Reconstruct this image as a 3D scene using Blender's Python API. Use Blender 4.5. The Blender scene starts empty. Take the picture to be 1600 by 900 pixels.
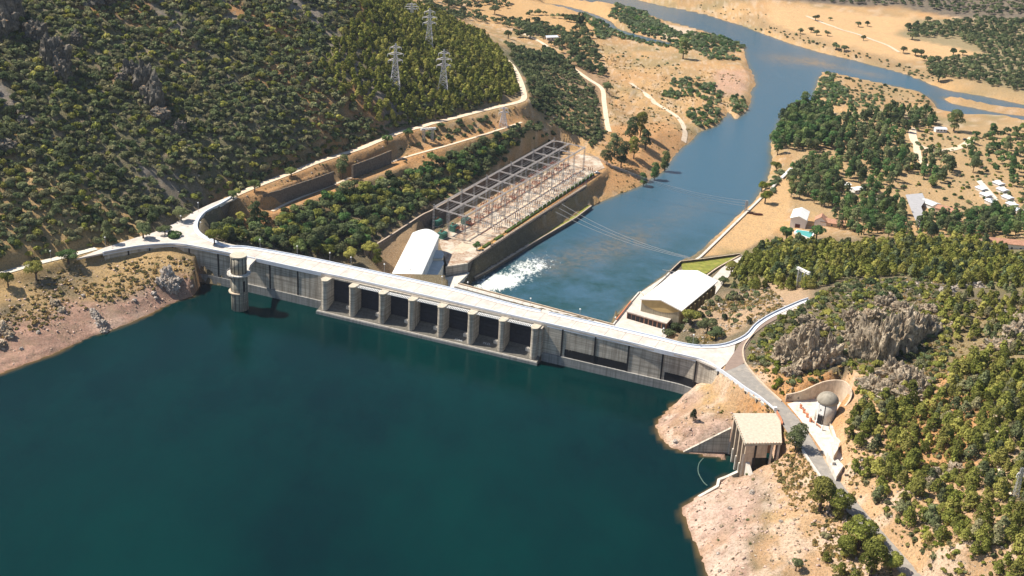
import bpy, bmesh, math, random
import numpy as np
from mathutils import noise as mn, Vector
rng = np.random.default_rng(7); random.seed(7)
sc = bpy.context.scene; COL = sc.collection
# ------------------------------------------------------------ camera
F = 2000.; PIT = math.radians(23.5); ROL = math.radians(3.4); HC = 285.
fw = np.array([0, math.cos(PIT), -math.sin(PIT)]); rt = np.array([1., 0, 0]); upv = np.cross(rt, fw)
r2 = rt*math.cos(ROL)+upv*math.sin(ROL); u2 = -rt*math.sin(ROL)+upv*math.cos(ROL)
def ray(px, py): return fw*F+r2*(px-800)-u2*(py-450)
def W(px, py, z=0.):
    d = ray(px, py); t = (z-HC)/d[2]; return np.array([d[0]*t, d[1]*t])
def W3(px, py, z): a = W(px, py, z); return (a[0], a[1], z)
def proj(x, y, z):
    v = np.stack([x, y, z-HC+0*x], -1); c = v@fw
    return 800+F*(v@r2)/c, 450-F*(v@u2)/c, c
cd = bpy.data.cameras.new('camera'); cam = bpy.data.objects.new('camera', cd); COL.objects.link(cam)
from mathutils import Matrix
Mx = Matrix(((r2[0], u2[0], -fw[0]), (r2[1], u2[1], -fw[1]), (r2[2], u2[2], -fw[2])))
cam.matrix_world = Matrix.Translation((0, 0, HC)) @ Mx.to_4x4()
cd.sensor_width = 36; cd.lens = F/1600*36; cd.clip_start = 5; cd.clip_end = 9000
sc.camera = cam
# ------------------------------------------------------------ numpy noise
def _h(ix, iy, s):
    n = (ix.astype(np.int64)*374761393+iy.astype(np.int64)*668265263+s*974634777) & 0xffffffff
    n = ((n ^ (n >> 13))*1274126177) & 0xffffffff
    return ((n ^ (n >> 16)) & 0xffff)/65535.
def vn(x, y, s=0):
    x = np.asarray(x, float); y = np.asarray(y, float)
    ix = np.floor(x); iy = np.floor(y); fx = x-ix; fy = y-iy
    fx = fx*fx*(3-2*fx); fy = fy*fy*(3-2*fy)
    a = _h(ix, iy, s); b = _h(ix+1, iy, s); c = _h(ix, iy+1, s); d = _h(ix+1, iy+1, s)
    return (a*(1-fx)+b*fx)*(1-fy)+(c*(1-fx)+d*fx)*fy
def fbm(x, y, o=4, s=0):
    r = 0; a = .5; t = 0
    for k in range(o): r = r+a*vn(x, y, s+k*17); t += a; a *= .5; x = x*2.03+3.1; y = y*2.03+1.7
    return r/t
# ------------------------------------------------------------ materials
def nt(name):
    m = bpy.data.materials.new(name); m.use_nodes = True; t = m.node_tree
    b = t.nodes['Principled BSDF']; return m, t, b
def N(t, ty, **k):
    n = t.nodes.new(ty)
    for a, v in k.items():
        if a in ('operation', 'blend_type', 'data_type', 'attribute_name', 'attribute_type', 'noise_dimensions', 'feature', 'distance'): setattr(n, a, v)
    return n
def mixc(t, f, a, b, bt='MIX'):
    n = N(t, 'ShaderNodeMix', data_type='RGBA', blend_type=bt)
    for s, v in ((0, f), (6, a), (7, b)):
        if isinstance(v, bpy.types.NodeSocket): t.links.new(v, n.inputs[s])
        elif s == 0: n.inputs[0].default_value = v
        else: n.inputs[s].default_value = (*v, 1)
    return n.outputs[2]
def math_(t, op, a, b=0., c=None):
    n = N(t, 'ShaderNodeMath', operation=op)
    for i, v in enumerate((a, b, c)):
        if v is None: continue
        if isinstance(v, bpy.types.NodeSocket): t.links.new(v, n.inputs[i])
        else: n.inputs[i].default_value = v
    return n.outputs[0]
def ramp(t, v, a, b):
    n = N(t, 'ShaderNodeMapRange'); t.links.new(v, n.inputs[0]); n.inputs[1].default_value = a; n.inputs[2].default_value = b
    return n.outputs[0]
def pos(t, scale=(1, 1, 1), rotz=0):
    g = N(t, 'ShaderNodeNewGeometry'); m = N(t, 'ShaderNodeMapping'); t.links.new(g.outputs['Position'], m.inputs[0])
    m.inputs['Scale'].default_value = scale; m.inputs['Rotation'].default_value = (0, 0, rotz); return m.outputs[0]
def noi(t, vec, sc_, det=4, rough=.6):
    n = N(t, 'ShaderNodeTexNoise'); t.links.new(vec, n.inputs['Vector']); n.inputs['Scale'].default_value = sc_
    n.inputs['Detail'].default_value = det; n.inputs['Roughness'].default_value = rough; return n.outputs[0]
def bump(t, b, h, s, d):
    n = N(t, 'ShaderNodeBump'); t.links.new(h, n.inputs['Height']); n.inputs['Strength'].default_value = s; n.inputs['Distance'].default_value = d
    t.links.new(n.outputs[0], b.inputs['Normal'])
def plain(name, c, rough=.8, var=.25, sc_=.6, stretch=(1, 1, 1), metal=0, spec=.3, rotz=0, dirt=None):
    m, t, b = nt(name); p = pos(t, stretch, rotz)
    n1 = ramp(t, noi(t, p, sc_), .3, .7)
    lo = tuple(x*(1-var) for x in c); hi = tuple(min(1, x*(1+var*.6)) for x in c)
    o = mixc(t, n1, lo, hi)
    if dirt:
        n2 = ramp(t, noi(t, pos(t, (1, 1, .25)), .35, 5, .7), .5, .72); o = mixc(t, n2, o, dirt)
    t.links.new(o, b.inputs['Base Color']); b.inputs['Roughness'].default_value = rough
    b.inputs['Metallic'].default_value = metal; b.inputs['Specular IOR Level'].default_value = spec
    return m
M = {}
def concrete(name, c, dark, band=.35, rotz=0):
    m, t, b = nt(name)
    lines = noi(t, pos(t, (.03, .03, 1.6), rotz), 1.3, 3, .5)
    streak = noi(t, pos(t, (1., 1., .06), rotz), .8, 4, .65)
    blot = noi(t, pos(t), .12, 5, .65)
    o = mixc(t, ramp(t, lines, .35, .68), c, tuple(x*(1-band) for x in c))
    o = mixc(t, math_(t, 'MULTIPLY', ramp(t, streak, .45, .68), .75), o, dark)
    o = mixc(t, math_(t, 'MULTIPLY', ramp(t, blot, .5, .8), .5), o, dark)
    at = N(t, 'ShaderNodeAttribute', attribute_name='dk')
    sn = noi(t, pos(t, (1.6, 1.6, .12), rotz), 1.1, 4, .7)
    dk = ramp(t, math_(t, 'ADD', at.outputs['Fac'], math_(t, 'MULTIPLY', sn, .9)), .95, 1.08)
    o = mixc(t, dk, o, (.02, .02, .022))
    t.links.new(o, b.inputs['Base Color']); b.inputs['Roughness'].default_value = .9; b.inputs['Specular IOR Level'].default_value = .2
    return m
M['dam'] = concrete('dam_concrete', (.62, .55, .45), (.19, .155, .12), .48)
M['dam_low'] = concrete('dam_wet_concrete', (.34, .33, .31), (.13, .13, .12), .3); M['sill'] = concrete('shaded_sill_concrete', (.17, .155, .13), (.07, .065, .055), .3)  # sill: darker dam concrete, the piers' shadow put into its colour
M['conc'] = plain('pale_concrete', (.60, .55, .48), .85, .15, .5, dirt=(.4, .34, .26))
M['conc_warm'] = plain('warm_concrete', (.56, .44, .32), .85, .18, .6, dirt=(.33, .25, .18))
M['deck'] = plain('deck_concrete', (.56, .50, .44), .75, .2, .22, (1, 1, 1), dirt=(.44, .38, .32))
M['walk'] = plain('walk_concrete', (.60, .63, .68), .75, .08, .4)
M['tower'] = concrete('tower_concrete', (.42, .38, .30), (.13, .12, .10))
M['stone'] = plain('stone_masonry', (.15, .12, .095), .95, .5, .9)
M['stonecap'] = plain('stone_coping', (.42, .33, .25), .95, .3, .9)
M['white'] = plain('white_paint', (.80, .78, .74), .7, .05, .4)
M['whiteroof'] = plain('white_roof', (.70, .70, .66), .6, .05, .15, (1, 1, 1), dirt=(.6, .59, .54))
M['cream'] = plain('cream_render', (.82, .74, .58), .75, .08, .2)
M['tan'] = plain('tan_panel', (.50, .36, .16), .8, .15, .3)
M['ribbed'] = plain('ribbed_wall', (.36, .31, .22), .8, .35, 1.2, (2, 2, .05))
M['olive'] = plain('olive_wall', (.24, .19, .10), .85, .3, .5, (1, 1, .3))
M['dark'] = plain('dark_opening', (.02, .018, .02), .6, .2, .5)
M['gate'] = plain('gate_steel', (.035, .034, .045), .5, .3, .5)
M['tealroof'] = plain('grey_roof_felt', (.50, .52, .50), .8, .12, .3)
M['pyl'] = plain('pylon_paint', (.78, .72, .70), .6, .1, .4)
M['steel'] = plain('galvanised_steel', (.42, .41, .40), .55, .15, .4, metal=.25)
M['beam'] = plain('painted_beam', (.46, .42, .39), .6, .15, .4)
M['red'] = plain('rust_red_paint', (.34, .10, .055), .6, .3, .5)
M['green'] = plain('transformer_green', (.06, .17, .13), .5, .2, .6)
M['insul'] = plain('brown_insulator', (.22, .08, .045), .35, .2, 1)
M['asphalt'] = plain('asphalt', (.27, .245, .215), .9, .18, .3, dirt=(.38, .33, .27))
M['asphalt2'] = plain('brown_asphalt', (.26, .19, .15), .9, .14, .4)
M['dirt'] = plain('dirt_track', (.66, .52, .38), .95, .16, .4, dirt=(.52, .38, .25))
M['gravelwhite'] = plain('pale_gravel', (.62, .56, .46), .95, .15, .6)
M['orange'] = plain('orange_band', (.55, .20, .10), .7, .2, 1)
M['tile'] = plain('roof_tile', (.42, .22, .14), .85, .3, .8)
M['lawn'] = plain('lawn', (.20, .21, .035), .95, .35, .35, dirt=(.33, .27, .07))
M['hedge'] = plain('hedge_leaf', (.08, .12, .02), .9, .4, 1)
M['pool'] = plain('pool_water', (.09, .36, .32), .08, .05, .5, spec=.5)
M['bark'] = plain('bark', (.10, .07, .05), .95, .3, 1)
M['glass'] = plain('window_glass', (.03, .04, .05), .1, .1, 1, spec=.6)
M['caprock'] = plain('drum_cap', (.50, .44, .34), .9, .2, .8)
M['dome'] = plain('dome_concrete', (.32, .28, .22), .85, .22, .5, (1, 1, .6), dirt=(.18, .155, .12))
M['graf'] = plain('white_chalk', (.62, .62, .60), .9, .3, 2)
M['rustboat'] = plain('rusty_hull', (.13, .05, .04), .8, .3, 1)
def rockmat(name, c, dk, li):
    m, t, b = nt(name)
    a = noi(t, pos(t), .22, 8, .72); d = noi(t, pos(t, (1, 1, .35)), 1.1, 6, .75)
    o = mixc(t, ramp(t, d, .38, .62), dk, c); o = mixc(t, ramp(t, a, .52, .66), o, li)
    g = N(t, 'ShaderNodeNewGeometry'); s = N(t, 'ShaderNodeSeparateXYZ'); t.links.new(g.outputs['Normal'], s.inputs[0])
    e = noi(t, pos(t), .5, 4)
    o = mixc(t, math_(t, 'MULTIPLY', ramp(t, s.outputs[2], .72, .95), ramp(t, e, .50, .62)), o, (.36, .2, .085))
    t.links.new(o, b.inputs['Base Color']); b.inputs['Roughness'].default_value = .95; b.inputs['Specular IOR Level'].default_value = .15
    bump(t, b, noi(t, pos(t), 1.4, 8, .8), 1., .8)
    return m
M['rock'] = rockmat('crag_rock', (.56, .45, .32), (.13, .10, .065), (.76, .64, .48))
M['pebble'] = plain('shore_pebble', (.50, .36, .28), .95, .35, 1.5)
M['rockw'] = rockmat('pale_rock', (.62, .54, .46), (.20, .17, .14), (.78, .7, .62))
M['court'] = plain('court_paving', (.36, .35, .35), .9, .1, .3)
M['rockd'] = rockmat('dark_rock', (.19, .17, .14), (.06, .055, .045), (.30, .26, .21))
def leafmat(name, dk, li, alt):
    m, t, b = nt(name)
    a = N(t, 'ShaderNodeAttribute', attribute_name='tint'); tr = N(t, 'ShaderNodeAttribute', attribute_name='tree'); oi = N(t, 'ShaderNodeObjectInfo')
    tv = math_(t, 'FRACT', math_(t, 'ADD', tr.outputs['Fac'], oi.outputs['Random']))
    o = mixc(t, a.outputs['Fac'], dk, li)
    o = mixc(t, ramp(t, tv, .35, 1.), o, alt)
    k = math_(t, 'ADD', .62, math_(t, 'MULTIPLY', math_(t, 'FRACT', math_(t, 'MULTIPLY', tv, 7.3)), .75))
    cc = N(t, 'ShaderNodeCombineXYZ'); [t.links.new(k, cc.inputs[i]) for i in range(3)]
    o = mixc(t, 1., o, cc.outputs[0], 'MULTIPLY')
    t.links.new(o, b.inputs['Base Color']); b.inputs['Roughness'].default_value = .75; b.inputs['Specular IOR Level'].default_value = .12
    tl = t.nodes.new('ShaderNodeBsdfTranslucent'); t.links.new(o, tl.inputs[0]); mx = t.nodes.new('ShaderNodeMixShader'); mx.inputs[0].default_value = .28; t.links.new(b.outputs[0], mx.inputs[1]); t.links.new(tl.outputs[0], mx.inputs[2]); t.links.new(mx.outputs[0], t.nodes['Material Output'].inputs[0])
    return m
M['l_shrub'] = leafmat('maquis_leaf', (.055, .070, .030), (.235, .26, .115), (.28, .25, .13))
M['l_pine'] = leafmat('pine_needle', (.065, .080, .014), (.30, .31, .065), (.36, .33, .085))
M['l_oak'] = leafmat('oak_leaf', (.036, .058, .024), (.165, .205, .085), (.20, .215, .095))
M['l_river'] = leafmat('riverside_leaf', (.030, .075, .022), (.135, .235, .07), (.20, .24, .08))
M['l_willow'] = leafmat('willow_leaf', (.07, .10, .045), (.22, .28, .14), (.24, .27, .13))
M['l_bright'] = leafmat('bright_leaf', (.10, .12, .015), (.26, .28, .04), (.15, .18, .03))
M['l_yew'] = leafmat('dark_cypress_leaf', (.018, .03, .015), (.05, .07, .03), (.05, .06, .03))
# ------------------------------------------------------------ object helpers
def tag(o, label=None, cat=None, group=None, kind=None):
    if label: o['label'] = label
    if cat: o['category'] = cat
    if group: o['group'] = group
    if kind: o['kind'] = kind
    return o
def thing(name, loc, label, cat, group=None):
    o = bpy.data.objects.new(name, None); COL.objects.link(o); o.location = loc; o.empty_display_size = .5
    return tag(o, label, cat, group)
class MB:
    def __init__(s): s.v = []; s.f = []; s.m = []; s.a = []
    def add(s, vs, fs, mi=0):
        n = len(s.v); s.v += [tuple(float(c) for c in v) for v in vs]; s.f += [tuple(i+n for i in f) for f in fs]; s.m += [mi]*len(fs); return s
    def prism(s, poly, z0, z1, mi=0):      # poly list of (x,y) ccw or cw; z0/z1 scalars or lists
        n = len(poly); ar = sum(poly[i][0]*poly[(i+1) % n][1]-poly[(i+1) % n][0]*poly[i][1] for i in range(n))
        if ar < 0:
            poly = poly[::-1]; z0 = z0[::-1] if hasattr(z0, '__len__') else z0; z1 = z1[::-1] if hasattr(z1, '__len__') else z1
        g = lambda z, i: z[i] if hasattr(z, '__len__') else z
        vs = [(p[0], p[1], g(z0, i)) for i, p in enumerate(poly)]+[(p[0], p[1], g(z1, i)) for i, p in enumerate(poly)]
        return s.add(vs, [tuple(range(n-1, -1, -1)), tuple(range(n, 2*n))]+[(i, (i+1) % n, n+(i+1) % n, n+i) for i in range(n)], mi)
    def box(s, c, dx, dy, dz, ang=0, mi=0):  # c = centre of base
        ca, sa = math.cos(ang), math.sin(ang)
        P = [(c[0]+x*ca-y*sa, c[1]+x*sa+y*ca) for x, y in ((-dx/2, -dy/2), (dx/2, -dy/2), (dx/2, dy/2), (-dx/2, dy/2))]
        return s.prism(P, c[2], c[2]+dz, mi)
    def bar(s, p, q, r, mi=0):
        p = Vector(p); q = Vector(q); d = (q-p)
        if d.length < 1e-4: return s
        d.normalize(); a = d.cross(Vector((0, 0, 1)) if abs(d.z) < .9 else Vector((1, 0, 0))).normalized()*r; b = d.cross(a).normalized()*r
        vs = [p+a+b, p-a+b, p-a-b, p+a-b, q+a+b, q-a+b, q-a-b, q+a-b]
        return s.add(vs, [(3, 2, 1, 0), (4, 5, 6, 7), (0, 1, 5, 4), (1, 2, 6, 5), (2, 3, 7, 6), (3, 0, 4, 7)], mi)
    def lathe(s, c, prof, n=32, mi=0, cap=True, a0=0, a1=2*math.pi):
        full = abs(a1-a0-2*math.pi) < 1e-6; k = n if full else n+1
        vs = [(c[0]+r*math.cos(a0+(a1-a0)*i/n), c[1]+r*math.sin(a0+(a1-a0)*i/n), c[2]+z) for r, z in prof for i in range(k)]
        fs = [(j*k+i, j*k+(i+1) % k, (j+1)*k+(i+1) % k, (j+1)*k+i) for j in range(len(prof)-1) for i in range(n)]
        if cap and full: fs += [tuple(range(k-1, -1, -1)), tuple(range((len(prof)-1)*k, len(prof)*k))]
        return s.add(vs, fs, mi)
    def wall(s, pts, th, zb, zt, mi=0, left=True):   # polyline wall with thickness th to one side; zb, zt lists/scalars
        n = len(pts); o = offset(pts, th if left else -th)
        g = lambda z, i: z[i] if hasattr(z, '__len__') else z
        for i in range(n-1):
            a, b, c, d = pts[i], pts[i+1], o[i+1], o[i]
            s.prism([a, b, c, d], [g(zb, i), g(zb, i+1), g(zb, i+1), g(zb, i)], [g(zt, i), g(zt, i+1), g(zt, i+1), g(zt, i)], mi)
        return s
    def build(s, name, mat, parent=None, smooth=False):
        me = bpy.data.meshes.new(name); L = parent_world(parent) if parent else (0, 0, 0)
        me.from_pydata([(v[0]-L[0], v[1]-L[1], v[2]-L[2]) for v in s.v], [], s.f); 
        mats = mat if isinstance(mat, (list, tuple)) else [mat]
        for x in mats: me.materials.append(M[x] if isinstance(x, str) else x)
        if len(mats) > 1: me.polygons.foreach_set('material_index', s.m)
        if smooth: me.polygons.foreach_set('use_smooth', [True]*len(s.f))
        me.update(); o = bpy.data.objects.new(name, me); COL.objects.link(o); o.parent = parent
        return o
def parent_world(p):
    L = Vector((0, 0, 0))
    while p: L += p.location; p = p.parent
    return L
def offset(pts, d):
    out = []; n = len(pts)
    for i in range(n):
        a = np.array(pts[max(i-1, 0)][:2]); b = np.array(pts[min(i+1, n-1)][:2]); t = (b-a)/(np.linalg.norm(b-a)+1e-9)
        out.append((pts[i][0]-t[1]*d, pts[i][1]+t[0]*d))
    return out
def smooth_line(P, n=6):   # Catmull-Rom through points
    P = [np.array(p, float) for p in P]; out = []
    for i in range(len(P)-1):
        a, b, c, d = P[max(i-1, 0)], P[i], P[i+1], P[min(i+2, len(P)-1)]
        for k in range(n):
            t = k/n; out.append(.5*((2*b)+(c-a)*t+(2*a-5*b+4*c-d)*t*t+(-a+3*b-3*c+d)*t**3))
    out.append(P[-1]); return out
def copy_tree(o, loc, rz=0, s=1, label=None, parent=None):
    c = o.copy(); COL.objects.link(c)
    if parent is None: c.location = loc; c.rotation_euler = (0, 0, rz); c.scale = (s, s, s) if not hasattr(s, '__len__') else s
    else: c.parent = parent
    if label: c['label'] = label
    for ch in o.children: copy_tree(ch, None, parent=c)
    return c
# ------------------------------------------------------------ terrain control
A_ = W(165, 388, 20); B_ = W(830, 165, 26); cdir = (B_-A_)/np.linalg.norm(B_-A_); hn = np.array([-cdir[1], cdir[0]])
CP = []
def cp(z, *pts):
    for p in pts: CP.append((*W(p[0], p[1], z), z))
def hillz(px, py, s):
    lo, hi = 15, 280
    for _ in range(50):
        m = (lo+hi)/2
        if 21+s*((W(px, py, m)-A_)@hn)-m > 0: lo = m
        else: hi = m
    return m
for p in [(0, 380), (0, 300), (0, 200), (0, 100), (0, 0), (0, -100), (-200, 350), (-200, 150), (-200, -50), (-400, 300), (-400, 0), (100, 340), (200, 300), (300, 250), (400, 210),
          (200, 200), (200, 100), (200, 0), (200, -100), (400, 100), (400, 0), (400, -100), (500, 50), (500, 180), (550, 0), (300, 150), (100, 150), (600, 150)]:
    z = hillz(*p, .52); cp(z, p)
cp(hillz(600, 60, .42), (600, 60)); cp(hillz(680, 120, .42), (680, 120)); cp(38, (700, 60)); cp(45, (620, 5)); cp(60, (560, -40)); cp(28, (760, 90)); cp(26, (780, 130)); cp(12, (800, 85)); cp(14, (830, 120))
cp(-4, (700, 8)); cp(-10, (760, 40)); cp(-11, (800, 62)); cp(-11, (850, 60)); cp(2, (850, 100)); cp(-3, (890, 125)); cp(-9, (925, 140)); cp(6, (870, 170)); cp(-2, (910, 190)); cp(-9, (935, 215))
RDL = [(363, 307, 20), (400, 291, 20.5), (450, 272, 21), (500, 252, 21.5), (560, 233, 22), (589, 221, 22.5), (627, 206, 23), (655, 199, 23.5), (678, 192, 24), (715, 183, 24.5), (749, 174, 25), (782, 166, 25.5), (808, 160, 25.5), (819, 152, 25), (813, 127, 25), (801, 104, 24), (785, 88, 24)]
for p in RDL: cp(p[2], p[:2])
cp(20, (0, 425), (60, 408), (120, 393), (165, 383), (250, 365), (300, 340), (200, 370), (300, 365), (-150, 465))
cp(0, (-200, 655), (0, 583), (60, 562), (120, 537), (170, 517), (215, 500), (260, 479), (300, 461))
cp(9, (60, 500), (150, 462), (-150, 540)); cp(11, (230, 432), (270, 425)); cp(15, (120, 425), (200, 403), (30, 450)); cp(12, (300, 425)); cp(16, (240, 398))
cp(-8, (0, 640), (150, 560), (280, 500), (-200, 740)); cp(-14, (100, 760), (400, 600), (700, 680), (900, 760), (850, 1000), (400, 1000), (0, 1000), (1000, 680), (-300, 1000), (300, 1300), (900, 1300), (1050, 800))
cp(19, (412, 304), (466, 288), (520, 270), (556, 258), (610, 236)); cp(10.2, (430, 322), (476, 303), (520, 285), (568, 266), (612, 247)); cp(13, (660, 238)); cp(15, (700, 227), (760, 209)); cp(17, (810, 192))
cp(8, (340, 345), (350, 360)); cp(9, (400, 345), (390, 375), (430, 340)); cp(3, (450, 390), (500, 350)); cp(-1, (500, 395), (560, 350), (640, 300)); cp(3, (720, 262)); cp(6, (790, 232)); cp(8, (840, 208)); cp(-4, (580, 385), (600, 370), (660, 332), (770, 272), (860, 222), (900, 222))
cp(-8, (540, 412), (570, 412)); cp(-13, (700, 400), (760, 350), (850, 290), (905, 262), (930, 262), (890, 250)); cp(-19, (640, 430), (700, 440)); cp(-12, (590, 420))
cp(-12, (847, 67), (883, 97), (917, 122), (943, 145), (945, 170), (952, 205), (955, 235)); cp(-14, (980, 240), (1000, 200)); cp(-15, (960, 275), (1000, 235), (1030, 210), (1060, 215), (985, 180))
cp(-19, (950, 60), (1000, 100), (1060, 140), (1100, 170), (1030, 160), (920, 20), (1100, 60), (1150, 100), (1160, 130)); cp(-17, (900, 30), (850, 20), (800, 10), (780, -30)); cp(-18, (1000, 130), (950, 100))
cp(-29, (850, 460), (900, 430), (960, 390), (1010, 350), (1060, 310), (1110, 260), (1160, 210), (1200, 150), (1200, 90), (1130, 45), (1050, 18), (1260, 100), (1340, 112), (1420, 132), (800, 470), (900, 500))
cp(-20, (1120, 385), (1160, 360), (1200, 320), (1220, 280), (1180, 350), (1200, 370)); cp(-19, (1250, 340), (1300, 350), (1240, 230), (1300, 200), (1300, 140), (1400, 160), (1400, 200), (1450, 250), (1500, 220), (1600, 220), (1550, 300), (1400, 300), (1450, 340), (1700, 250), (1700, 350), (1350, 280), (1600, 300), (1560, 340), (1350, 340))
cp(-18, (1250, 60), (1350, 80), (1500, 90), (1300, 30), (1450, 40), (1480, 125), (1600, 140), (1700, 150), (1160, 20), (1230, 30)); cp(-12, (1600, 80), (1500, 20), (1200, 0), (1300, -10), (1100, -15)); cp(-2, (1600, 20), (1750, 60), (1400, -20), (1600, -30))
cp(60, (1500, -140), (1200, -120), (1800, -60)); cp(30, (900, -110), (1000, -70)); cp(40, (700, -160))
cp(-14.5, (1000, 490), (1040, 505), (985, 500), (1110, 460), (1120, 430)); cp(-17.5, (1100, 410), (1140, 405)); cp(-16, (1170, 395)); cp(-6, (1135, 462)); cp(8, (1075, 532), (1100, 530), (1130, 520), (1150, 505)); cp(-2, (1110, 508)); cp(12, (1160, 485), (1190, 470))
cp(20, (1163, 540), (1190, 510), (1225, 490), (1165, 560), (1200, 600), (1250, 660), (1300, 735), (1350, 800), (1410, 875), (1500, 980))
cp(-2, (1150, 440), (1170, 425)); cp(6, (1200, 430), (1250, 430)); cp(2, (1200, 405)); cp(-8, (1250, 392), (1200, 390)); cp(12, (1300, 425), (1220, 460)); cp(10, (1400, 405), (1500, 405)); cp(-10, (1350, 375), (1450, 375)); cp(-14, (1500, 365), (1580, 360)); cp(-8, (1580, 388), (1650, 380)); cp(6, (1600, 410), (1700, 400))
cp(26, (1350, 450), (1420, 440), (1500, 450)); cp(24, (1260, 480), (1240, 500)); cp(27, (1280, 520)); cp(23, (1210, 530)); cp(22, (1200, 570), (1230, 600), (1280, 590)); cp(30, (1330, 520), (1400, 500), (1330, 580), (1400, 560)); cp(35, (1480, 500), (1460, 560), (1500, 540)); cp(30, (1600, 460)); cp(40, (1600, 520), (1560, 600)); cp(32, (1400, 640), (1450, 700)); cp(26, (1360, 720), (1330, 690), (1400, 790)); cp(44, (1600, 650), (1700, 600)); cp(36, (1550, 750), (1500, 850)); cp(46, (1700, 800)); cp(40, (1650, 900)); cp(30, (1500, 900), (1560, 1000)); cp(50, (1800, 950), (1900, 600), (1800, 450))
# right shore peninsula
cp(0, (1050, 635), (1028, 655), (1025, 675), (1040, 695), (1065, 708), (1120, 755), (1085, 780), (1067, 790), (1068, 810), (1080, 840), (1095, 870), (1105, 900), (1120, 980))
cp(7, (1080, 660), (1110, 670)); cp(9, (1120, 640)); cp(12, (1150, 620), (1190, 640)); cp(4, (1130, 790), (1120, 830)); cp(7, (1160, 780), (1150, 850)); cp(11, (1200, 760), (1200, 830)); cp(13, (1200, 720)); cp(15, (1230, 730), (1260, 800), (1300, 860)); cp(18, (1240, 700), (1290, 770), (1340, 840)); cp(10, (1200, 900), (1250, 980)); cp(15, (1320, 910)); cp(18, (1400, 930))
cp(-10, (1030, 760), (1040, 880)); cp(-6, (1140, 730), (1100, 735))
CP = np.array(CP)
# dedupe
keep = []
for i, p in enumerate(CP):
    if all((p[0]-CP[j][0])**2+(p[1]-CP[j][1])**2 > 9 for j in keep): keep.append(i)
CP = CP[keep]
D = np.sqrt(((CP[:, None, :2]-CP[None, :, :2])**2).sum(-1)+4)
n_ = len(CP); Amat = np.zeros((n_+3, n_+3)); Amat[:n_, :n_] = D+np.eye(n_)*-3; Pm = np.c_[np.ones(n_), CP[:, :2]/500]; Amat[:n_, n_:] = Pm; Amat[n_:, :n_] = Pm.T
wts = np.linalg.solve(Amat, np.r_[CP[:, 2], 0, 0, 0])
def rbf(x, y):
    out = np.empty(x.size); X = x.ravel(); Y = y.ravel()
    for i in range(0, X.size, 20000):
        xs = X[i:i+20000]; ys = Y[i:i+20000]
        d = np.sqrt((xs[:, None]-CP[None, :, 0])**2+(ys[:, None]-CP[None, :, 1])**2+4)
        out[i:i+20000] = d@wts[:n_]+wts[n_]+wts[n_+1]*xs/500+wts[n_+2]*ys/500
    return out.reshape(x.shape)
# grid
def grow(a, step, f, end):
    o = [a]
    while (o[-1] < end if step > 0 else o[-1] > end): o.append(o[-1]+step); step *= f
    return o
xs = np.array(sorted(grow(-262, -3, 1.045, -1700)[1:])+list(np.arange(-262, 262, 1.9))+grow(262, 2.4, 1.03, 1900))
ys = np.array(sorted(grow(340, -3, 1.05, 120)[1:])+list(np.arange(340, 760, 1.9))+grow(760, 2, 1.0105, 3000))
GX, GY = np.meshgrid(xs, ys); Z = rbf(GX, GY)
def sdist(poly, X, Y, closed=True):
    d = np.full(X.shape, 1e9); ins = np.zeros(X.shape, bool); n = len(poly)
    for i in range(n if closed else n-1):
        ax, ay = poly[i][:2]; bx, by = poly[(i+1) % n][:2]; ex, ey = bx-ax, by-ay
        t = np.clip(((X-ax)*ex+(Y-ay)*ey)/(ex*ex+ey*ey+1e-9), 0, 1)
        d = np.minimum(d, (X-ax-t*ex)**2+(Y-ay-t*ey)**2)
        if closed: ins ^= ((ay > Y) != (by > Y)) & (X < (bx-ax)*(Y-ay)/(by-ay+1e-12)+ax)
    d = np.sqrt(d); return np.where(ins, -d, d) if closed else d
def sstep(a, b, x): t = np.clip((x-a)/(b-a), 0, 1); return t*t*(3-2*t)
RIVER = [W(*p, -25) for p in [(690, 475), (735, 440), (763, 424), (830, 383), (900, 341), (920, 322), (945, 312), (975, 300), (1000, 290), (1035, 268), (1050, 248), (1064, 231), (1077, 223), (1090, 207), (1117, 197), (1133, 182), (1137, 174), (1141, 176), (1150, 186), (1166, 174), (1173, 160), (1173, 143), (1180, 133), (1177, 117), (1167, 100), (1163, 83), (1163, 73), (1133, 63), (1110, 52), (1083, 43), (1033, 30), (1000, 20), (960, 12), (925, 8), (880, -2), (850, -12), (920, -16), (970, -8), (1010, 3), (1053, 13), (1100, 23), (1150, 37), (1200, 55), (1233, 67), (1283, 82), (1340, 95), (1400, 113), (1453, 131), (1483, 141), (1533, 149), (1600, 163), (1750, 195), (1750, 215), (1600, 192), (1567, 183), (1500, 182), (1463, 173), (1457, 157), (1433, 143), (1367, 127), (1300, 113), (1283, 111), (1275, 140), (1272, 160), (1243, 165), (1220, 188), (1205, 225), (1207, 258), (1200, 280), (1180, 315), (1093, 400), (1083, 407), (1064, 411), (1047, 427), (1030, 442), (1012, 458), (998, 462), (985, 473), (958, 507), (958, 580), (700, 520)]]
ARM = [W(*p, -25) for p in [(850, 4), (880, 8), (905, 14), (935, 24), (955, 33), (966, 45), (980, 49), (1005, 56), (1030, 62), (1055, 68), (1052, 76), (1020, 70), (995, 64), (975, 57), (955, 47), (945, 38), (925, 29), (895, 19), (850, 10)]]
ISL = [W(*p, -25) for p in [(1470, 152), (1490, 153), (1533, 163), (1560, 168), (1640, 178), (1640, 186), (1560, 176), (1520, 168), (1490, 162)]]
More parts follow.
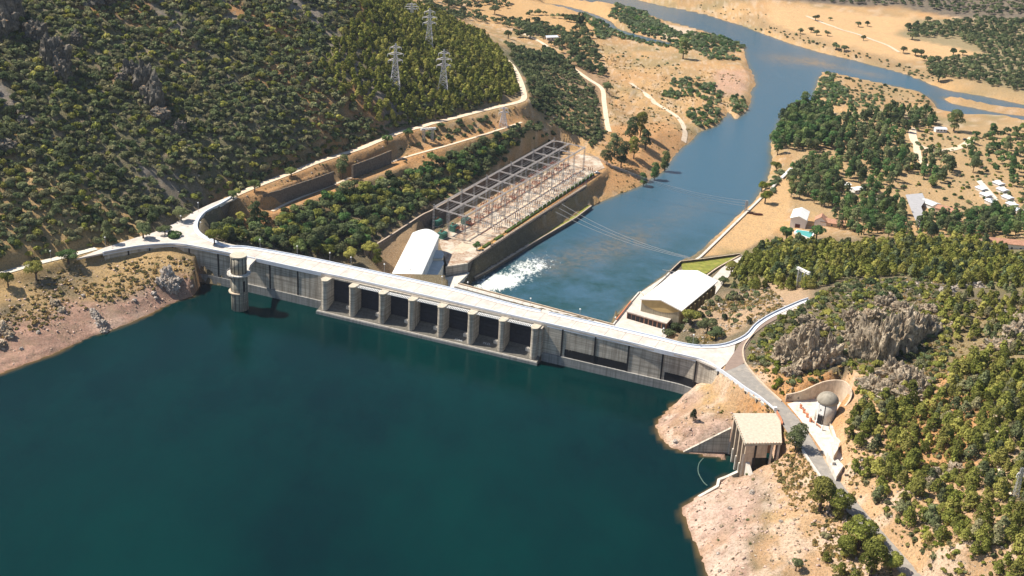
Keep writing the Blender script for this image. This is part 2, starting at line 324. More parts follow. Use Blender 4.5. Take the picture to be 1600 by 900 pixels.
RES = [W(*p, 0) for p in [(-700, 800), (-200, 655), (0, 583), (60, 562), (120, 537), (170, 517), (215, 500), (250, 484), (282, 470), (300, 462), (308, 448), (318, 425), (345, 410), (1085, 575), (1092, 600), (1085, 622), (1050, 633), (1032, 650), (1025, 665), (1028, 682), (1045, 697), (1066, 708), (1132, 719), (1150, 735), (1164, 739), (1128, 746), (1120, 757), (1085, 779), (1067, 790), (1066, 808), (1080, 840), (1095, 870), (1105, 900), (1120, 960), (1150, 1080), (1150, 1800), (-900, 1800)]]
nz = fbm(GX*.05, GY*.05, 4, 3)-.5; nf = fbm(GX*.2, GY*.2, 3, 9)-.5
qh = (GX-A_[0])*hn[0]+(GY-A_[1])*hn[1]; qa = (GX-A_[0])*cdir[0]+(GY-A_[1])*cdir[1]
hill = sstep(4, 40, qh)*sstep(1300, 1150, GY)
gully = fbm(qa*.035+nz*1.2, qh*.006, 4, 21)-.5
Z += hill*(gully*11+nf*3.2+nz*5)
rh = sstep(120, 200, GX-GY*.0)*sstep(760, 680, GY)
Z += rh*(nz*5+nf*2.5)*sstep(22, 27, Z)
Z += (nz*2.2+nf*1.0)*(1-hill)*(1-rh)
dR = sdist(RES, GX, GY)+nf*2.2
shore = dR > -40
# step benches on the draw-down shore
near = (GY < 660) & (Z < 16) & (dR < 75)
bench = np.where(near, (np.sin(Z*2*math.pi/1.6+nz*4)*.28), 0)*sstep(75, 40, dR); Z += bench
Z = np.where(dR < 0, np.minimum(Z, -.3+.34*dR), np.maximum(Z, .12+.10*np.minimum(dR, 60)*(GY < 660)+np.where(GY < 660, 0, -99)))
dV = sdist(RIVER, GX, GY)+nf*2.0; dA = sdist(ARM, GX, GY)+nf; dI = sdist(ISL, GX, GY)
wv = np.minimum(dV, dA); wv = np.maximum(wv, -dI)
isr = GY > 600
Z = np.where(isr & (wv < 0), np.minimum(Z, -25.3+.2*wv), np.where(isr & (wv < 400), np.maximum(Z, -24.8+.05*np.minimum(wv, 60)), Z))
Z = np.where(isr & (wv > 0) & (wv < 60) & (GY > 880), np.minimum(Z, -24.6+.45*wv), Z)
OCC = np.full(Z.shape, 99.)   # distance to built things (keeps vegetation out)
def flat(poly, z, blend=4, occ=True):
    global Z, OCC
    d = sdist(poly, GX, GY); w = sstep(blend, 0, d); Z = Z*(1-w)+(z-.25)*w
    if occ: OCC = np.minimum(OCC, d)
def ribbon(pts, width, blend=7, dz=-.2):
    global Z, OCC
    P = smooth_line(pts, 5); best = np.full(Z.shape, 1e9); zz = np.zeros(Z.shape)
    for a, b in zip(P[:-1], P[1:]):
        ex, ey = b[0]-a[0], b[1]-a[1]; t = np.clip(((GX-a[0])*ex+(GY-a[1])*ey)/(ex*ex+ey*ey+1e-9), 0, 1)
        d = np.hypot(GX-a[0]-t*ex, GY-a[1]-t*ey); m = d < best; best = np.where(m, d, best); zz = np.where(m, a[2]+(b[2]-a[2])*t, zz)
    w = sstep(width/2+blend, width/2+.6, best); Z = Z*(1-w)+(zz+dz)*w; OCC = np.minimum(OCC, best-width/2); return P
road_up = ribbon([W3(*p) for p in RDL], 6.2)
road_left = ribbon([W3(*p, 20) for p in [(-260, 505), (-120, 460), (0, 428), (60, 411), (110, 399), (150, 388)]], 5.5, 5)
WT1 = [(411, 305), (438, 298), (466, 288), (494, 279), (522, 269)]; WT2 = [(552, 259), (580, 249), (612, 236)]
for wt in (WT1, WT2):
    P_ = [W(*p, 19.6) for p in wt]; nrm_ = np.array([-cdir[1], cdir[0]])
    ribbon([(*(p-nrm_*6.2), 11.4) for p in P_], 8, 5, 0); ribbon([(*(p+nrm_*3.4), 19.8) for p in P_], 5.5, 2, 0)
track_mid = ribbon([W3(*p, 11) for p in [(425, 330), (455, 315), (500, 297), (568, 270), (620, 250)]]+[W3(660, 238, 13), W3(700, 227, 15), W3(760, 209, 15.5), W3(815, 191, 17)], 3.2, 4)
track_val = ribbon([W3(*p, -12) for p in [(800, 45), (847, 67), (883, 97), (917, 122), (940, 138), (944, 160), (948, 190), (952, 206)]], 5, 6)
JUN_R = [(1133, 537), (1163, 525), (1180, 507), (1205, 492), (1245, 473), (1262, 468)]
GATEX = [(1145, 645), (1218, 645), (1222, 697), (1163, 697)]
plaza_px = [(120, 404), (163, 387), (213, 371), (250, 358), (290, 337), (330, 318), (363, 305), (371, 309), (345, 320), (322, 332), (311, 345), (309, 357), (316, 367), (333, 376), (358, 385), (390, 387), (475, 402), (561, 420), (700, 450), (800, 476), (960, 512), (1033, 529), (1070, 538), (1100, 541), (1133, 538), (1150, 532), (1147, 552), (1138, 566), (1124, 577), (1088, 561), (1035, 549), (983, 536), (848, 505), (700, 471), (563, 440), (480, 423), (417, 409), (358, 396.5), (335, 392), (293, 384), (267, 382), (230, 384), (200, 388), (163, 395)]
plaza = [tuple(W(*p, 20)) for p in plaza_px]
LEFTPL = [W(*p, 20) for p in [(163, 391), (213, 373), (250, 360), (290, 340), (330, 321), (345, 320), (318, 336), (314, 362), (350, 384), (350, 391), (293, 380), (230, 380)]]
flat(LEFTPL, 20, 3); 
road_rt_L = [(1147, 552), (1138, 566), (1126, 578), (1146, 593), (1164, 607), (1186, 621), (1208, 640), (1228, 672), (1250, 703), (1280, 748), (1312, 786), (1345, 823), (1392, 878), (1460, 960)]
road_rt_R = [(1205, 492), (1192, 503), (1172, 522), (1160, 545), (1164, 568), (1190, 597), (1222, 627), (1248, 655), (1268, 685), (1294, 728), (1322, 765), (1356, 805), (1412, 868), (1480, 945)]
RTL = [W(*p, 20) for p in road_rt_L]; RTR = [W(*p, 20) for p in road_rt_R]
flat([W(*p, 20) for p in [(1133, 540), (1163, 527), (1205, 492), (1262, 466), (1266, 472), (1225, 492), (1192, 515), (1165, 545)]], 20, 4)
flat(RTL[2:]+RTR[::-1], 20, 4)
PLAT = [W(*p, -13) for p in [(699, 417), (731, 412), (751, 398), (917, 291), (935, 277), (950, 262), (935, 243), (900, 232), (868, 232), (700, 335), (665, 348), (640, 420)]]
flat(PLAT, -13, 2.)
flat([W(*p, -19) for p in [(640, 440), (650, 425), (699, 421), (731, 414), (735, 427), (705, 450), (698, 475), (640, 470)]], -19, 1.)
YARD = [W(*p, -14.5) for p in [(958, 507), (1000, 457), (1047, 424), (1064, 410), (1150, 398), (1165, 400), (1145, 425), (1135, 452), (1128, 470), (1112, 490), (1078, 518), (1050, 545), (1030, 575), (940, 575)]]
flat(YARD, -14.5, 8)
FIELD = [W(*p, -20) for p in [(1090, 401), (1182, 314), (1232, 262), (1242, 280), (1228, 330), (1232, 375), (1150, 397)]]
flat(FIELD, -20, 5, False)
TC = W(1288, 657, 20)
flat([W(*p, 20) for p in [(1228, 630), (1262, 612), (1310, 600), (1330, 618), (1300, 650), (1296, 668), (1318, 715), (1315, 740), (1294, 728), (1268, 685), (1248, 655)]], 20, 2.5)
# gatehouse pit
flat([W(*p, 20) for p in GATEX], -6, 1.)
# flatten beneath dam
dam_core = [tuple(W(*p, 20)) for p in [(310, 388), (358, 396.5), (417, 409), (563, 440), (848, 505), (1035, 549), (1088, 561), (1100, 541), (1033, 529), (800, 476), (561, 420), (358, 385)]]
Z = np.where(sdist(dam_core, GX, GY) < 0, np.minimum(Z, 8), Z)
spill = [tuple(W(*p, 20)) for p in [(500, 428), (850, 506), (958, 507), (958, 490), (700, 440), (600, 425)]]
# ground colour
def c3(*c): return np.array(c)
soil = c3(.13, .105, .06); gold = c3(.52, .31, .13); golddk = c3(.34, .22, .10); pink = c3(.50, .29, .21); scree = c3(.24, .205, .185); scrub = c3(.14, .12, .06); rust = c3(.48, .24, .09); sand = c3(.68, .55, .42)
Cg = np.broadcast_to(soil, Z.shape+(3,)).copy()
def paint(mask, col): 
    global Cg; m = np.clip(mask, 0, 1)[..., None]; Cg = Cg*(1-m)+col*m
fineN = fbm(GX*.35, GY*.35, 4, 51); midN = fbm(GX*.03, GY*.03, 4, 77)
scr = sstep(.60, .70, fbm(qa*.055+nz*1.5, qh*.008, 4, 21+4))
paint(hill*.75, c3(.115, .115, .055)); paint(scr*hill*.8, scree); paint(sstep(.60, .72, midN)*hill, rust*.8); paint(sstep(.66, .74, fineN)*hill, c3(.30, .22, .15))
vplain = sstep(780, 840, GY)*(1-hill*sstep(2, 10, Z)); paint(vplain, gold); paint(vplain*sstep(.48, .62, fbm(GX*.018, GY*.018, 5, 91))*.75, golddk*1.05); paint(vplain*sstep(.56, .68, fbm(GX*.03, GY*.03, 5, 95))*.6, c3(.24, .20, .09)); paint(vplain*sstep(.5, .66, midN)*.4, rust); paint(vplain*sstep(.55, .7, fineN)*.4, sand)
PX, PY, _ = proj(GX, GY, Z)
def zone(pts, col, amt=1., feather=14, noise=12):
    P = [hit0(*p) for p in pts]; d = sdist(P, GX, GY)+(fbm(GX*.06, GY*.06, 3, 5)-.5)*noise
    paint(sstep(feather/2, -feather/2, d)*amt, col)
def hgt(x, y):
    x = np.asarray(x, float); y = np.asarray(y, float)
    i = np.clip(np.searchsorted(xs, x)-1, 0, len(xs)-2); j = np.clip(np.searchsorted(ys, y)-1, 0, len(ys)-2)
    fx = np.clip((x-xs[i])/(xs[i+1]-xs[i]), 0, 1); fy = np.clip((y-ys[j])/(ys[j+1]-ys[j]), 0, 1)
    return (Z[j, i]*(1-fx)+Z[j, i+1]*fx)*(1-fy)+(Z[j+1, i]*(1-fx)+Z[j+1, i+1]*fx)*fy
def samp(Arr, x, y):
    i = np.clip(np.searchsorted(xs, x)-1, 0, len(xs)-1); j = np.clip(np.searchsorted(ys, y)-1, 0, len(ys)-1); return Arr[j, i]
TT = np.concatenate([np.arange(.14, .6, .0007), np.arange(.6, 1.6, .0015)])
def hit3(px, py):
    d = ray(px, py); t = TT; X = d[0]*t; Y = d[1]*t; zz = HC+d[2]*t; g = zz-hgt(X, Y); k = np.argmax(g < 0)
    if g[k] >= 0: k = len(t)-1
    a, b = g[k-1], g[k]; s = t[k-1]+(t[k]-t[k-1])*a/(a-b+1e-9)
    return np.array([d[0]*s, d[1]*s, HC+d[2]*s])
def hit0(px, py): return hit3(px, py)[:2]
zone([(720, -60), (1000, 10), (900, 60), (800, 40), (740, 30)], gold*1.02)
zone([(885, 70), (960, 120), (935, 180), (900, 150), (870, 110)], c3(.30, .18, .10), .8)
zone([(950, 200), (1040, 190), (1075, 215), (1045, 255), (985, 290), (950, 300), (905, 300), (930, 270)], rust*1.15, .85)
zone([(1120, 110), (1165, 110), (1165, 150), (1120, 150)], pink*1.1, .7); zone([(1040, 60), (1000, 35), (960, 20), (1080, 45), (1110, 58)], sand, .8)
zone([(1200, 5), (1300, 15), (1450, 30), (1495, 35), (1520, 60), (1540, 85), (1480, 92), (1380, 95), (1300, 70), (1200, 45)], c3(.62, .38, .18), 1)
zone([(1090, -10), (1200, -2), (1400, 10), (1500, 28), (1700, 30), (1700, -90), (1000, -90)], c3(.10, .085, .07), .95)
zone([(1500, 30), (1700, 30), (1700, 175), (1540, 145), (1460, 120), (1450, 95), (1540, 85), (1400, 55), (1430, 30)], c3(.22, .19, .10), .85)
zone([(1460, 100), (1540, 130), (1700, 165), (1700, 185), (1540, 150), (1450, 128), (1400, 108)], golddk*1.2, .7)
zone([(1290, 115), (1440, 146), (1460, 165), (1400, 175), (1290, 160)], golddk, .6, 20, 40); zone([(1180, 45), (1290, 80), (1470, 128), (1470, 112), (1290, 62), (1190, 30)], c3(.30, .20, .10), .65, 16, 30)
zone([(1230, 180), (1500, 200), (1700, 200), (1700, 380), (1500, 350), (1240, 340)], c3(.44, .29, .14), .85)
zone([(1093, 402), (1182, 316), (1230, 270), (1238, 300), (1228, 350), (1160, 394)], c3(.60, .37, .17), .95, 4, 3)
zone([(385, 310), (500, 275), (620, 240), (820, 180), (840, 195), (700, 236), (560, 285), (440, 345), (400, 370), (350, 350)], rust*1.1, .9)
zone([(340, 315), (500, 240), (700, 175), (700, 190), (560, 245), (430, 300), (350, 330)], rust, .8)
zone([(580, 385), (660, 340), (690, 372), (640, 440), (590, 425)], c3(.30, .19, .10), .9)
zone([(1130, 390), (1400, 380), (1700, 390), (1700, 460), (1460, 440), (1330, 430), (1200, 470), (1140, 440)], c3(.20, .17, .07), .8)
zone([(1040, 520), (1110, 480), (1200, 440), (1290, 430), (1270, 470), (1180, 500), (1130, 530)], c3(.50, .33, .20), .85)
zone([(1440, 470), (1700, 480), (1700, 1000), (1560, 1000), (1380, 760), (1400, 640), (1470, 560)], c3(.30, .22, .10), .85)
zone([(1320, 650), (1480, 600), (1700, 560), (1700, 700), (1560, 800), (1420, 760)], c3(.16, .15, .06), .45, 40, 60)
zone([(1290, 740), (1420, 870), (1500, 980), (1460, 990), (1340, 850), (1280, 770)], c3(.46, .30, .16), .7, 6)
# shore: pink drawn-down zone below about z = 9, golden grass above it
upstr = ((GX-W(480, 423, 20)[0])*math.sin(math.radians(21.2))+(GY-W(480, 423, 20)[1])*math.cos(math.radians(21.2))) < 5
shm = upstr*(GY < 665)*sstep(110, 90, dR)*(GX < 200); paint(shm*sstep(14, 20, Z+nz*6), c3(.40, .27, .11)); paint(shm*sstep(4, 10, Z+nz*7)*sstep(.35, .55, midN+.1), c3(.46, .30, .13))
bands = .5+.5*np.sin(Z*2*math.pi/1.25+nz*5)
Rsh = GX > 40
pk = np.where(Rsh[..., None], c3(.70, .47, .36), pink); low = shm*sstep(10, 6, Z+nz*7)
m_ = low[..., None]; Cg = Cg*(1-m_)+pk*m_; paint(low*bands*.8, pink*.5); paint(low*sstep(.52, .62, fineN)*.5, c3(.22, .15, .11)); paint(low*sstep(.6, .7, midN)*.4, c3(.56, .44, .36))
paint(shm*Rsh*sstep(9, 13, Z+nz*6)*.85, c3(.60, .37, .20)); paint(shm*Rsh*sstep(.5, .62, fbm(GX*.08, GY*.08, 4, 33))*.5, c3(.42, .25, .13)); paint(shm*Rsh*sstep(.52, .64, fbm(GX*.12, GY*.12, 4, 34))*.5, c3(.74, .58, .46)); paint(shm*Rsh*sstep(.52, .66, midN)*sstep(8, 11, Z), rust*1.1)
paint(sstep(3, .0, np.abs(dR+1.5))*(GY < 660)*.7, c3(.40, .20, .09)); paint(sstep(0, -4, dR)*(GY < 660), c3(.14, .11, .06))
zone([(1075, 780), (1150, 745), (1170, 745), (1230, 700), (1200, 760), (1140, 830), (1080, 850)], c3(.62, .43, .34), .35)
me = bpy.data.meshes.new('ground'); nx, ny = len(xs), len(ys)
co = np.stack([GX, GY, Z], -1).reshape(-1, 3).astype(np.float32)
idx = np.arange(nx*ny).reshape(ny, nx); q = np.stack([idx[:-1, :-1], idx[:-1, 1:], idx[1:, 1:], idx[1:, :-1]], -1).reshape(-1, 4)
def fast_mesh(me, co, q, k=4):
    me.vertices.add(len(co)); me.vertices.foreach_set('co', np.asarray(co, np.float32).ravel()); me.loops.add(q.size); me.loops.foreach_set('vertex_index', q.ravel().astype(np.int32))
    me.polygons.add(len(q)); me.polygons.foreach_set('loop_start', np.arange(0, q.size, k, dtype=np.int32)); me.polygons.foreach_set('loop_total', np.full(len(q), k, np.int32)); me.update(calc_edges=True)
fast_mesh(me, co, q); me.polygons.foreach_set('use_smooth', np.ones(len(q), bool))
ca = me.color_attributes.new('gcol', 'FLOAT_COLOR', 'POINT'); ca.data.foreach_set('color', np.concatenate([Cg, np.ones(Z.shape+(1,))], -1).reshape(-1).astype(np.float32))
m, t, b = nt('ground_material'); at = N(t, 'ShaderNodeAttribute', attribute_name='gcol')
n1 = noi(t, pos(t), .9, 6, .75); n2 = noi(t, pos(t), .14, 6, .7); n3 = noi(t, pos(t), 2.6, 4, .7)
o = mixc(t, math_(t, 'MULTIPLY', ramp(t, n1, .46, .64), .62), at.outputs['Color'], (.10, .08, .045))
o = mixc(t, math_(t, 'MULTIPLY', ramp(t, n2, .48, .7), .38), o, (.30, .22, .12)); o = mixc(t, math_(t, 'MULTIPLY', ramp(t, n3, .54, .66), .55), o, (.66, .55, .43))
t.links.new(o, b.inputs['Base Color']); b.inputs['Roughness'].default_value = .95; b.inputs['Specular IOR Level'].default_value = .1
bump(t, b, noi(t, pos(t), .8, 8, .8), .9, 1.0); me.materials.append(m)
go = bpy.data.objects.new('ground', me); COL.objects.link(go); tag(go, kind='structure')
# ------------------------------------------------------------ water
def sheet(name, poly, z, mat, kind='structure', th=None):
    mb = MB(); bm = bmesh.new(); vs = [bm.verts.new((p[0], p[1], z)) for p in poly]; f = bm.faces.new(vs); f.normal_update()
    if f.normal.z < 0: f.normal_flip()
    bmesh.ops.triangulate(bm, faces=[f]); me = bpy.data.meshes.new(name); bm.to_mesh(me); bm.free(); me.materials.append(M[mat] if isinstance(mat, str) else mat)
    o = bpy.data.objects.new(name, me); COL.objects.link(o); return tag(o, kind=kind) if kind else o
def water_grid(name, x0, x1, y0, y1, st, z, mat, attrs, clip=None):
    X, Y = np.meshgrid(np.arange(x0, x1, st), np.arange(y0, y1, st)); me = bpy.data.meshes.new(name); id_ = np.arange(X.size).reshape(X.shape)
    q = np.stack([id_[:-1, :-1], id_[:-1, 1:], id_[1:, 1:], id_[1:, :-1]], -1).reshape(-1, 4)
    if clip is not None:
        cx = X[:-1, :-1].ravel()+st/2; cy = Y[:-1, :-1].ravel()+st/2; q = q[clip(cx, cy)]
    fast_mesh(me, np.stack([X, Y, X*0+z], -1).reshape(-1, 3), q)
    for n, a in attrs(X, Y).items(): at = me.attributes.new(n, 'FLOAT', 'POINT'); at.data.foreach_set('value', a.ravel().astype(np.float32))
    me.materials.append(mat); o = bpy.data.objects.new(name, me); COL.objects.link(o); return tag(o, kind='structure')
def fac(t, n): return N(t, 'ShaderNodeAttribute', attribute_name=n).outputs['Fac']
m, t, b = nt('reservoir_material')
o = mixc(t, fac(t, 'shal'), (.0002, .0120, .0135), (.17, .10, .035)); o = mixc(t, math_(t, 'MULTIPLY', ramp(t, noi(t, pos(t, (1, .6, 1), .4), .011, 6, .65), .38, .62), .8), o, (.0002, .024, .0215))
t.links.new(o, b.inputs['Base Color']); wp = ramp(t, noi(t, pos(t, (1, .45, 1), .5), .02, 5, .65), .4, .65); t.links.new(math_(t, 'ADD', .03, math_(t, 'MULTIPLY', wp, .12)), b.inputs['Roughness']); b.inputs['IOR'].default_value = 1.33; b.inputs['Specular IOR Level'].default_value = .15
bump(t, b, noi(t, pos(t, (1, 1.6, 1)), .8, 7, .78), .35, .10); mres = m
dm = math.radians(-21.2); dU = np.array([math.cos(dm), math.sin(dm)]); dV_ = np.array([-dU[1], dU[0]]); D0 = W(480, 423, 20)
def DW(u, v): return D0+dU*u+dV_*v
def duv(p): d = np.asarray(p)-D0; return d@dU, d@dV_
def res_clip(x, y):
    vv = (x-D0[0])*dV_[0]+(y-D0[1])*dV_[1]; return vv < 8
water_grid('reservoir_water', -700, 330, 60, 662, 2.5, 0, mres, lambda X, Y: {'shal': sstep(-1.5, 0, hgt(X, Y))*.9}, lambda x, y: res_clip(x, y) & (sdist(RES, x, y) < 25))
m, t, b = nt('river_material')
n1 = noi(t, pos(t), .05, 5, .7); n2 = noi(t, pos(t), .22, 6, .75)
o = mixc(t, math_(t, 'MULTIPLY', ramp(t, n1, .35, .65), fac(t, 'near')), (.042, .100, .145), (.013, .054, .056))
o = mixc(t, math_(t, 'MULTIPLY', fac(t, 'shoal'), ramp(t, n2, .35, .62)), o, (.19, .14, .085))
o = mixc(t, fac(t, 'shal'), o, (.14, .12, .06))
wn = noi(t, pos(t, (1, .55, 1), .36), .42, 8, .82)
foam = ramp(t, math_(t, 'ADD', fac(t, 'foam'), math_(t, 'MULTIPLY', math_(t, 'SUBTRACT', wn, .5), 2.2)), .55, .85)
foam = math_(t, 'MULTIPLY', foam, ramp(t, fac(t, 'foam'), .02, .35))
sp = math_(t, 'MULTIPLY', ramp(t, noi(t, pos(t), .8, 6, .85), .69, .74), .25)
o = mixc(t, math_(t, 'MAXIMUM', foam, sp), o, (.80, .82, .76))
t.links.new(o, b.inputs['Base Color']); t.links.new(math_(t, 'ADD', .10, math_(t, 'MULTIPLY', foam, .6)), b.inputs['Roughness']); b.inputs['IOR'].default_value = 1.33
bump(t, b, math_(t, 'ADD', noi(t, pos(t), .9, 6, .8), math_(t, 'MULTIPLY', wn, .9)), .75, .35); mriv = m
def seg(X, Y, p, q, r): return np.exp(-(sdist([p, q], X, Y, False)/r)**2)
def riv(X, Y):
    fm = .55*seg(X, Y, W(752, 452, -25), W(785, 440, -25), 11)+.40*seg(X, Y, W(785, 440, -25), W(840, 412, -25), 12)+.2*seg(X, Y, W(750, 440, -25), W(860, 375, -25), 16)+.22*seg(X, Y, W(830, 420, -25), W(940, 360, -25), 15)+.16*seg(X, Y, W(800, 452, -25), W(960, 400, -25), 13)+.40*seg(X, Y, W(1195, 105, -25), W(1230, 125, -25), 9)
    sh = .55*seg(X, Y, W(860, 415, -25), W(990, 375, -25), 17)+.25*seg(X, Y, W(1000, 360, -25), W(1090, 320, -25), 16)+.9*seg(X, Y, W(1228, 93, -25), W(1265, 95, -25), 26)+.7*seg(X, Y, W(1265, 97, -25), W(1370, 118, -25), 12)
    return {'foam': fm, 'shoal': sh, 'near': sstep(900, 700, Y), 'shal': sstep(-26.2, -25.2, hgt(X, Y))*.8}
RBIG = RIVER
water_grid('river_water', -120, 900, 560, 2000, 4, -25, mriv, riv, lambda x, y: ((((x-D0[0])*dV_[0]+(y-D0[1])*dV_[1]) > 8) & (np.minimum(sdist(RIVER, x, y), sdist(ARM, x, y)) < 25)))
# ------------------------------------------------------------ roads and tracks
def road_strip(name, P, width, mat, dz=.12, follow=True):
    L = offset(P, width/2); R = offset(P, -width/2); mb = MB(); n = len(P)
    vs = [(L[i][0], L[i][1], P[i][2]+dz) for i in range(n)]+[(R[i][0], R[i][1], P[i][2]+dz) for i in range(n)]
    mb.add(vs, [(n+i, n+i+1, i+1, i) for i in range(n-1)]); return tag(mb.build(name, mat), kind='structure')
road_strip('valley_road', road_up, 4.6, 'dirt'); road_strip('shore_road', road_left, 4.2, 'gravelwhite'); road_strip('terrace_track', track_mid, 2.2, 'dirt'); road_strip('plain_track', track_val, 4.2, 'dirt')
def drape_track(name, pts, width, mat):
    P = smooth_line([hit3(*p) for p in pts], 8); P = [(p[0], p[1], float(hgt(p[0], p[1]))+.3) for p in P]; L = offset(P, width/2); R = offset(P, -width/2); mb = MB(); n = len(P)
    vs = [(p[0], p[1], float(hgt(p[0], p[1]))+.35) for p in L]+[(p[0], p[1], float(hgt(p[0], p[1]))+.35) for p in P]+[(p[0], p[1], float(hgt(p[0], p[1]))+.35) for p in R]
    mb.add(vs, [(n+i, n+i+1, i+1, i) for i in range(n-1)]+[(2*n+i, 2*n+i+1, n+i+1, n+i) for i in range(n-1)]); return tag(mb.build(name, mat), kind='structure')
drape_track('field_track', [(985, 130), (1010, 148), (1035, 168), (1060, 185), (1070, 205), (1068, 222)], 4.5, 'dirt')
drape_track('meadow_track', [(1260, 25), (1310, 45), (1370, 65), (1405, 82)], 4, 'dirt')
drape_track('grove_track', [(1425, 200), (1432, 225), (1470, 236), (1505, 228), (1520, 215)], 7, 'dirt')
drape_track('grove_path', [(1432, 225), (1435, 245), (1450, 262)], 6, 'dirt')
drape_track('hill_path', [(1540, 600), (1552, 640), (1556, 680), (1560, 720), (1575, 770), (1590, 810)], 1.6, 'dirt')
# ------------------------------------------------------------ DAM
dam = thing('dam', (*DW(60, 8), 0), 'long grey concrete dam with a row of rounded piers holding back the reservoir', 'dam')
PIER_U = [duv(W(*p, 19))[0] for p in [(508, 437), (552, 446), (598, 457), (644.5, 467), (691, 477), (739, 487), (787, 498), (838, 509)]]
PU0 = PIER_U[0]-3.3; PU1 = PIER_U[-1]+3.1
def up_edge():   # upstream edge polyline at deck height
    pts = [(163, 395), (200, 387.5), (230, 383.5), (267, 381.5), (293, 383.5)]
    a = [W(*p, 20) for p in pts]+[DW(u, .3) for u in (-60, -40, -20, 0, PU0)]; return a
left_edge = smooth_line(up_edge(), 4)
right_edge = smooth_line([DW(u, .3) for u in (PU1, 150, 170, 190, 203)]+[W(*p, 20) for p in [(1088, 561), (1108, 568), (1124, 578), (1146, 594), (1164, 608), (1186, 623), (1208, 641)]], 4)
PIER_U = [duv(W(*p, 19))[0] for p in [(508, 437), (552, 446), (598, 457), (644.5, 467), (691, 477), (739, 487), (787, 498), (838, 509)]]
PV = duv(W(508, 437, 19))[1]
def face_panels(edge, name_extra, dkf, inset):
    # walls as ribbons with depth, upper wall and projecting plinth
    s = [0]
    for a, b2 in zip(edge[:-1], edge[1:]): s.append(s[-1]+np.linalg.norm(np.array(b2)-np.array(a)))
    s = np.array(s); E = np.array([(e[0], e[1]) for e in edge]); tot = s[-1]
    f = lambda q: np.array([np.interp(q, s, E[:, 0]), np.interp(q, s, E[:, 1])])
    return s, f, tot
def wallgrid(f, tot, z0, z1, off, mat, name, dk=None, parent=dam, st=1.5, nz_=None, back=3.):
    n = max(2, int(tot/st)); qs = np.linspace(0, tot, n+1); nz2 = nz_ or max(2, int((z1-z0)/.8)); zs = np.linspace(z0, z1, nz2+1)
    P = [f(q_) for q_ in qs]; P = offset(P, off); vs = []; at = []
    for j, z in enumerate(zs):
        for i, p in enumerate(P): vs.append((p[0], p[1], z)); at.append(dk(i, qs[i], z, p) if dk else 0.)
    B = offset(P, back); base = len(vs)
    for p in B: vs.append((p[0], p[1], z1)); at.append(0)
    k = n+1; fs = [(j*k+i, j*k+i+1, (j+1)*k+i+1, (j+1)*k+i) for j in range(nz2) for i in range(n)]
    fs += [(nz2*k+i, nz2*k+i+1, base+i+1, base+i) for i in range(n)]
    for e in (0, n): fs.append((e, nz2*k+e, base+e))
    mb = MB(); mb.add(vs, fs); o = mb.build(name, mat, parent); a = o.data.attributes.new('dk', 'FLOAT', 'POINT'); a.data.foreach_set('value', at); return o
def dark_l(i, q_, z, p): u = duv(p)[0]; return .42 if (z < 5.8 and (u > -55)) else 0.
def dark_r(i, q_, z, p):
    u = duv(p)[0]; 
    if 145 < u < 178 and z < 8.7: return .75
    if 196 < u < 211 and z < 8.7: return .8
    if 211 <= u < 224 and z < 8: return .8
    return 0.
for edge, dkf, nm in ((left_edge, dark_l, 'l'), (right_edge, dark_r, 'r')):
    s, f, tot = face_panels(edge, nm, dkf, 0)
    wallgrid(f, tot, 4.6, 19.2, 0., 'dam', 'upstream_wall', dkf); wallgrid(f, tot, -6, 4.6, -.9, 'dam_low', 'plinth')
# contraction joints (dark recessed strips with raised edges)
def edge_at_u(edge, u):
    E = np.array([(e[0], e[1]) for e in edge]); us = np.array([duv(e)[0] for e in E]); o_ = np.argsort(us); return np.array([np.interp(u, us[o_], E[o_, 0]), np.interp(u, us[o_], E[o_, 1])])
def tang(edge, u): a = edge_at_u(edge, u-1); b2 = edge_at_u(edge, u+1); return (b2-a)/np.linalg.norm(b2-a)
jm = MB()
jts = []
for px in (205, 230, 263, 293, 335, 417, 461): jts.append((left_edge, duv(W(px, 385+max(0, (px-293)*.22), 20))[0]))
for px in (880, 931, 983, 1036, 1089, 1123, 1147, 1165, 1184): jts.append((right_edge, duv(W(px, {1123: 577, 1147: 595, 1165: 609, 1184: 621}.get(px, 512+(px-880)*.235), 20))[0]))
for e_, u in jts:
    p = edge_at_u(e_, u); tg = tang(e_, u); nn = np.array([-tg[1], tg[0]]); a_ = math.atan2(tg[1], tg[0]); c = p-nn*.12
    jb = MB(); jb.box((c[0], c[1], 4.7), .75, .3, 14.4, a_); jb.build('joint_strip', 'dark', dam)
# deck
dk = MB(); bm = bmesh.new(); vs = [bm.verts.new((p[0], p[1], 20.)) for p in plaza]; f0 = bm.faces.new(vs); bmesh.ops.triangulate(bm, faces=[f0])
ext = bmesh.ops.extrude_face_region(bm, geom=list(bm.faces)); 
for v in [g for g in ext['geom'] if isinstance(g, bmesh.types.BMVert)]: v.co.z = 19.2
bmesh.ops.recalc_face_normals(bm, faces=list(bm.faces)); me = bpy.data.meshes.new('deck'); bm.to_mesh(me); bm.free(); me.materials.append(M['deck']); L0 = dam.location
for v in me.vertices: v.co -= L0
do = bpy.data.objects.new('crest_road', me); COL.objects.link(do); do.parent = dam
jt = MB()
for u in np.arange(-60, 206, 8.6): jt.prism([tuple(DW(u, 1.)), tuple(DW(u+.22, 1.)), tuple(DW(u+.22, 13.2)), tuple(DW(u, 13.2))], 20.0, 20.006)
M['joint'] = plain('tar_joint', (.28, .25, .22), .9, .2, 1); jt.build('expansion_joints', 'joint', dam)
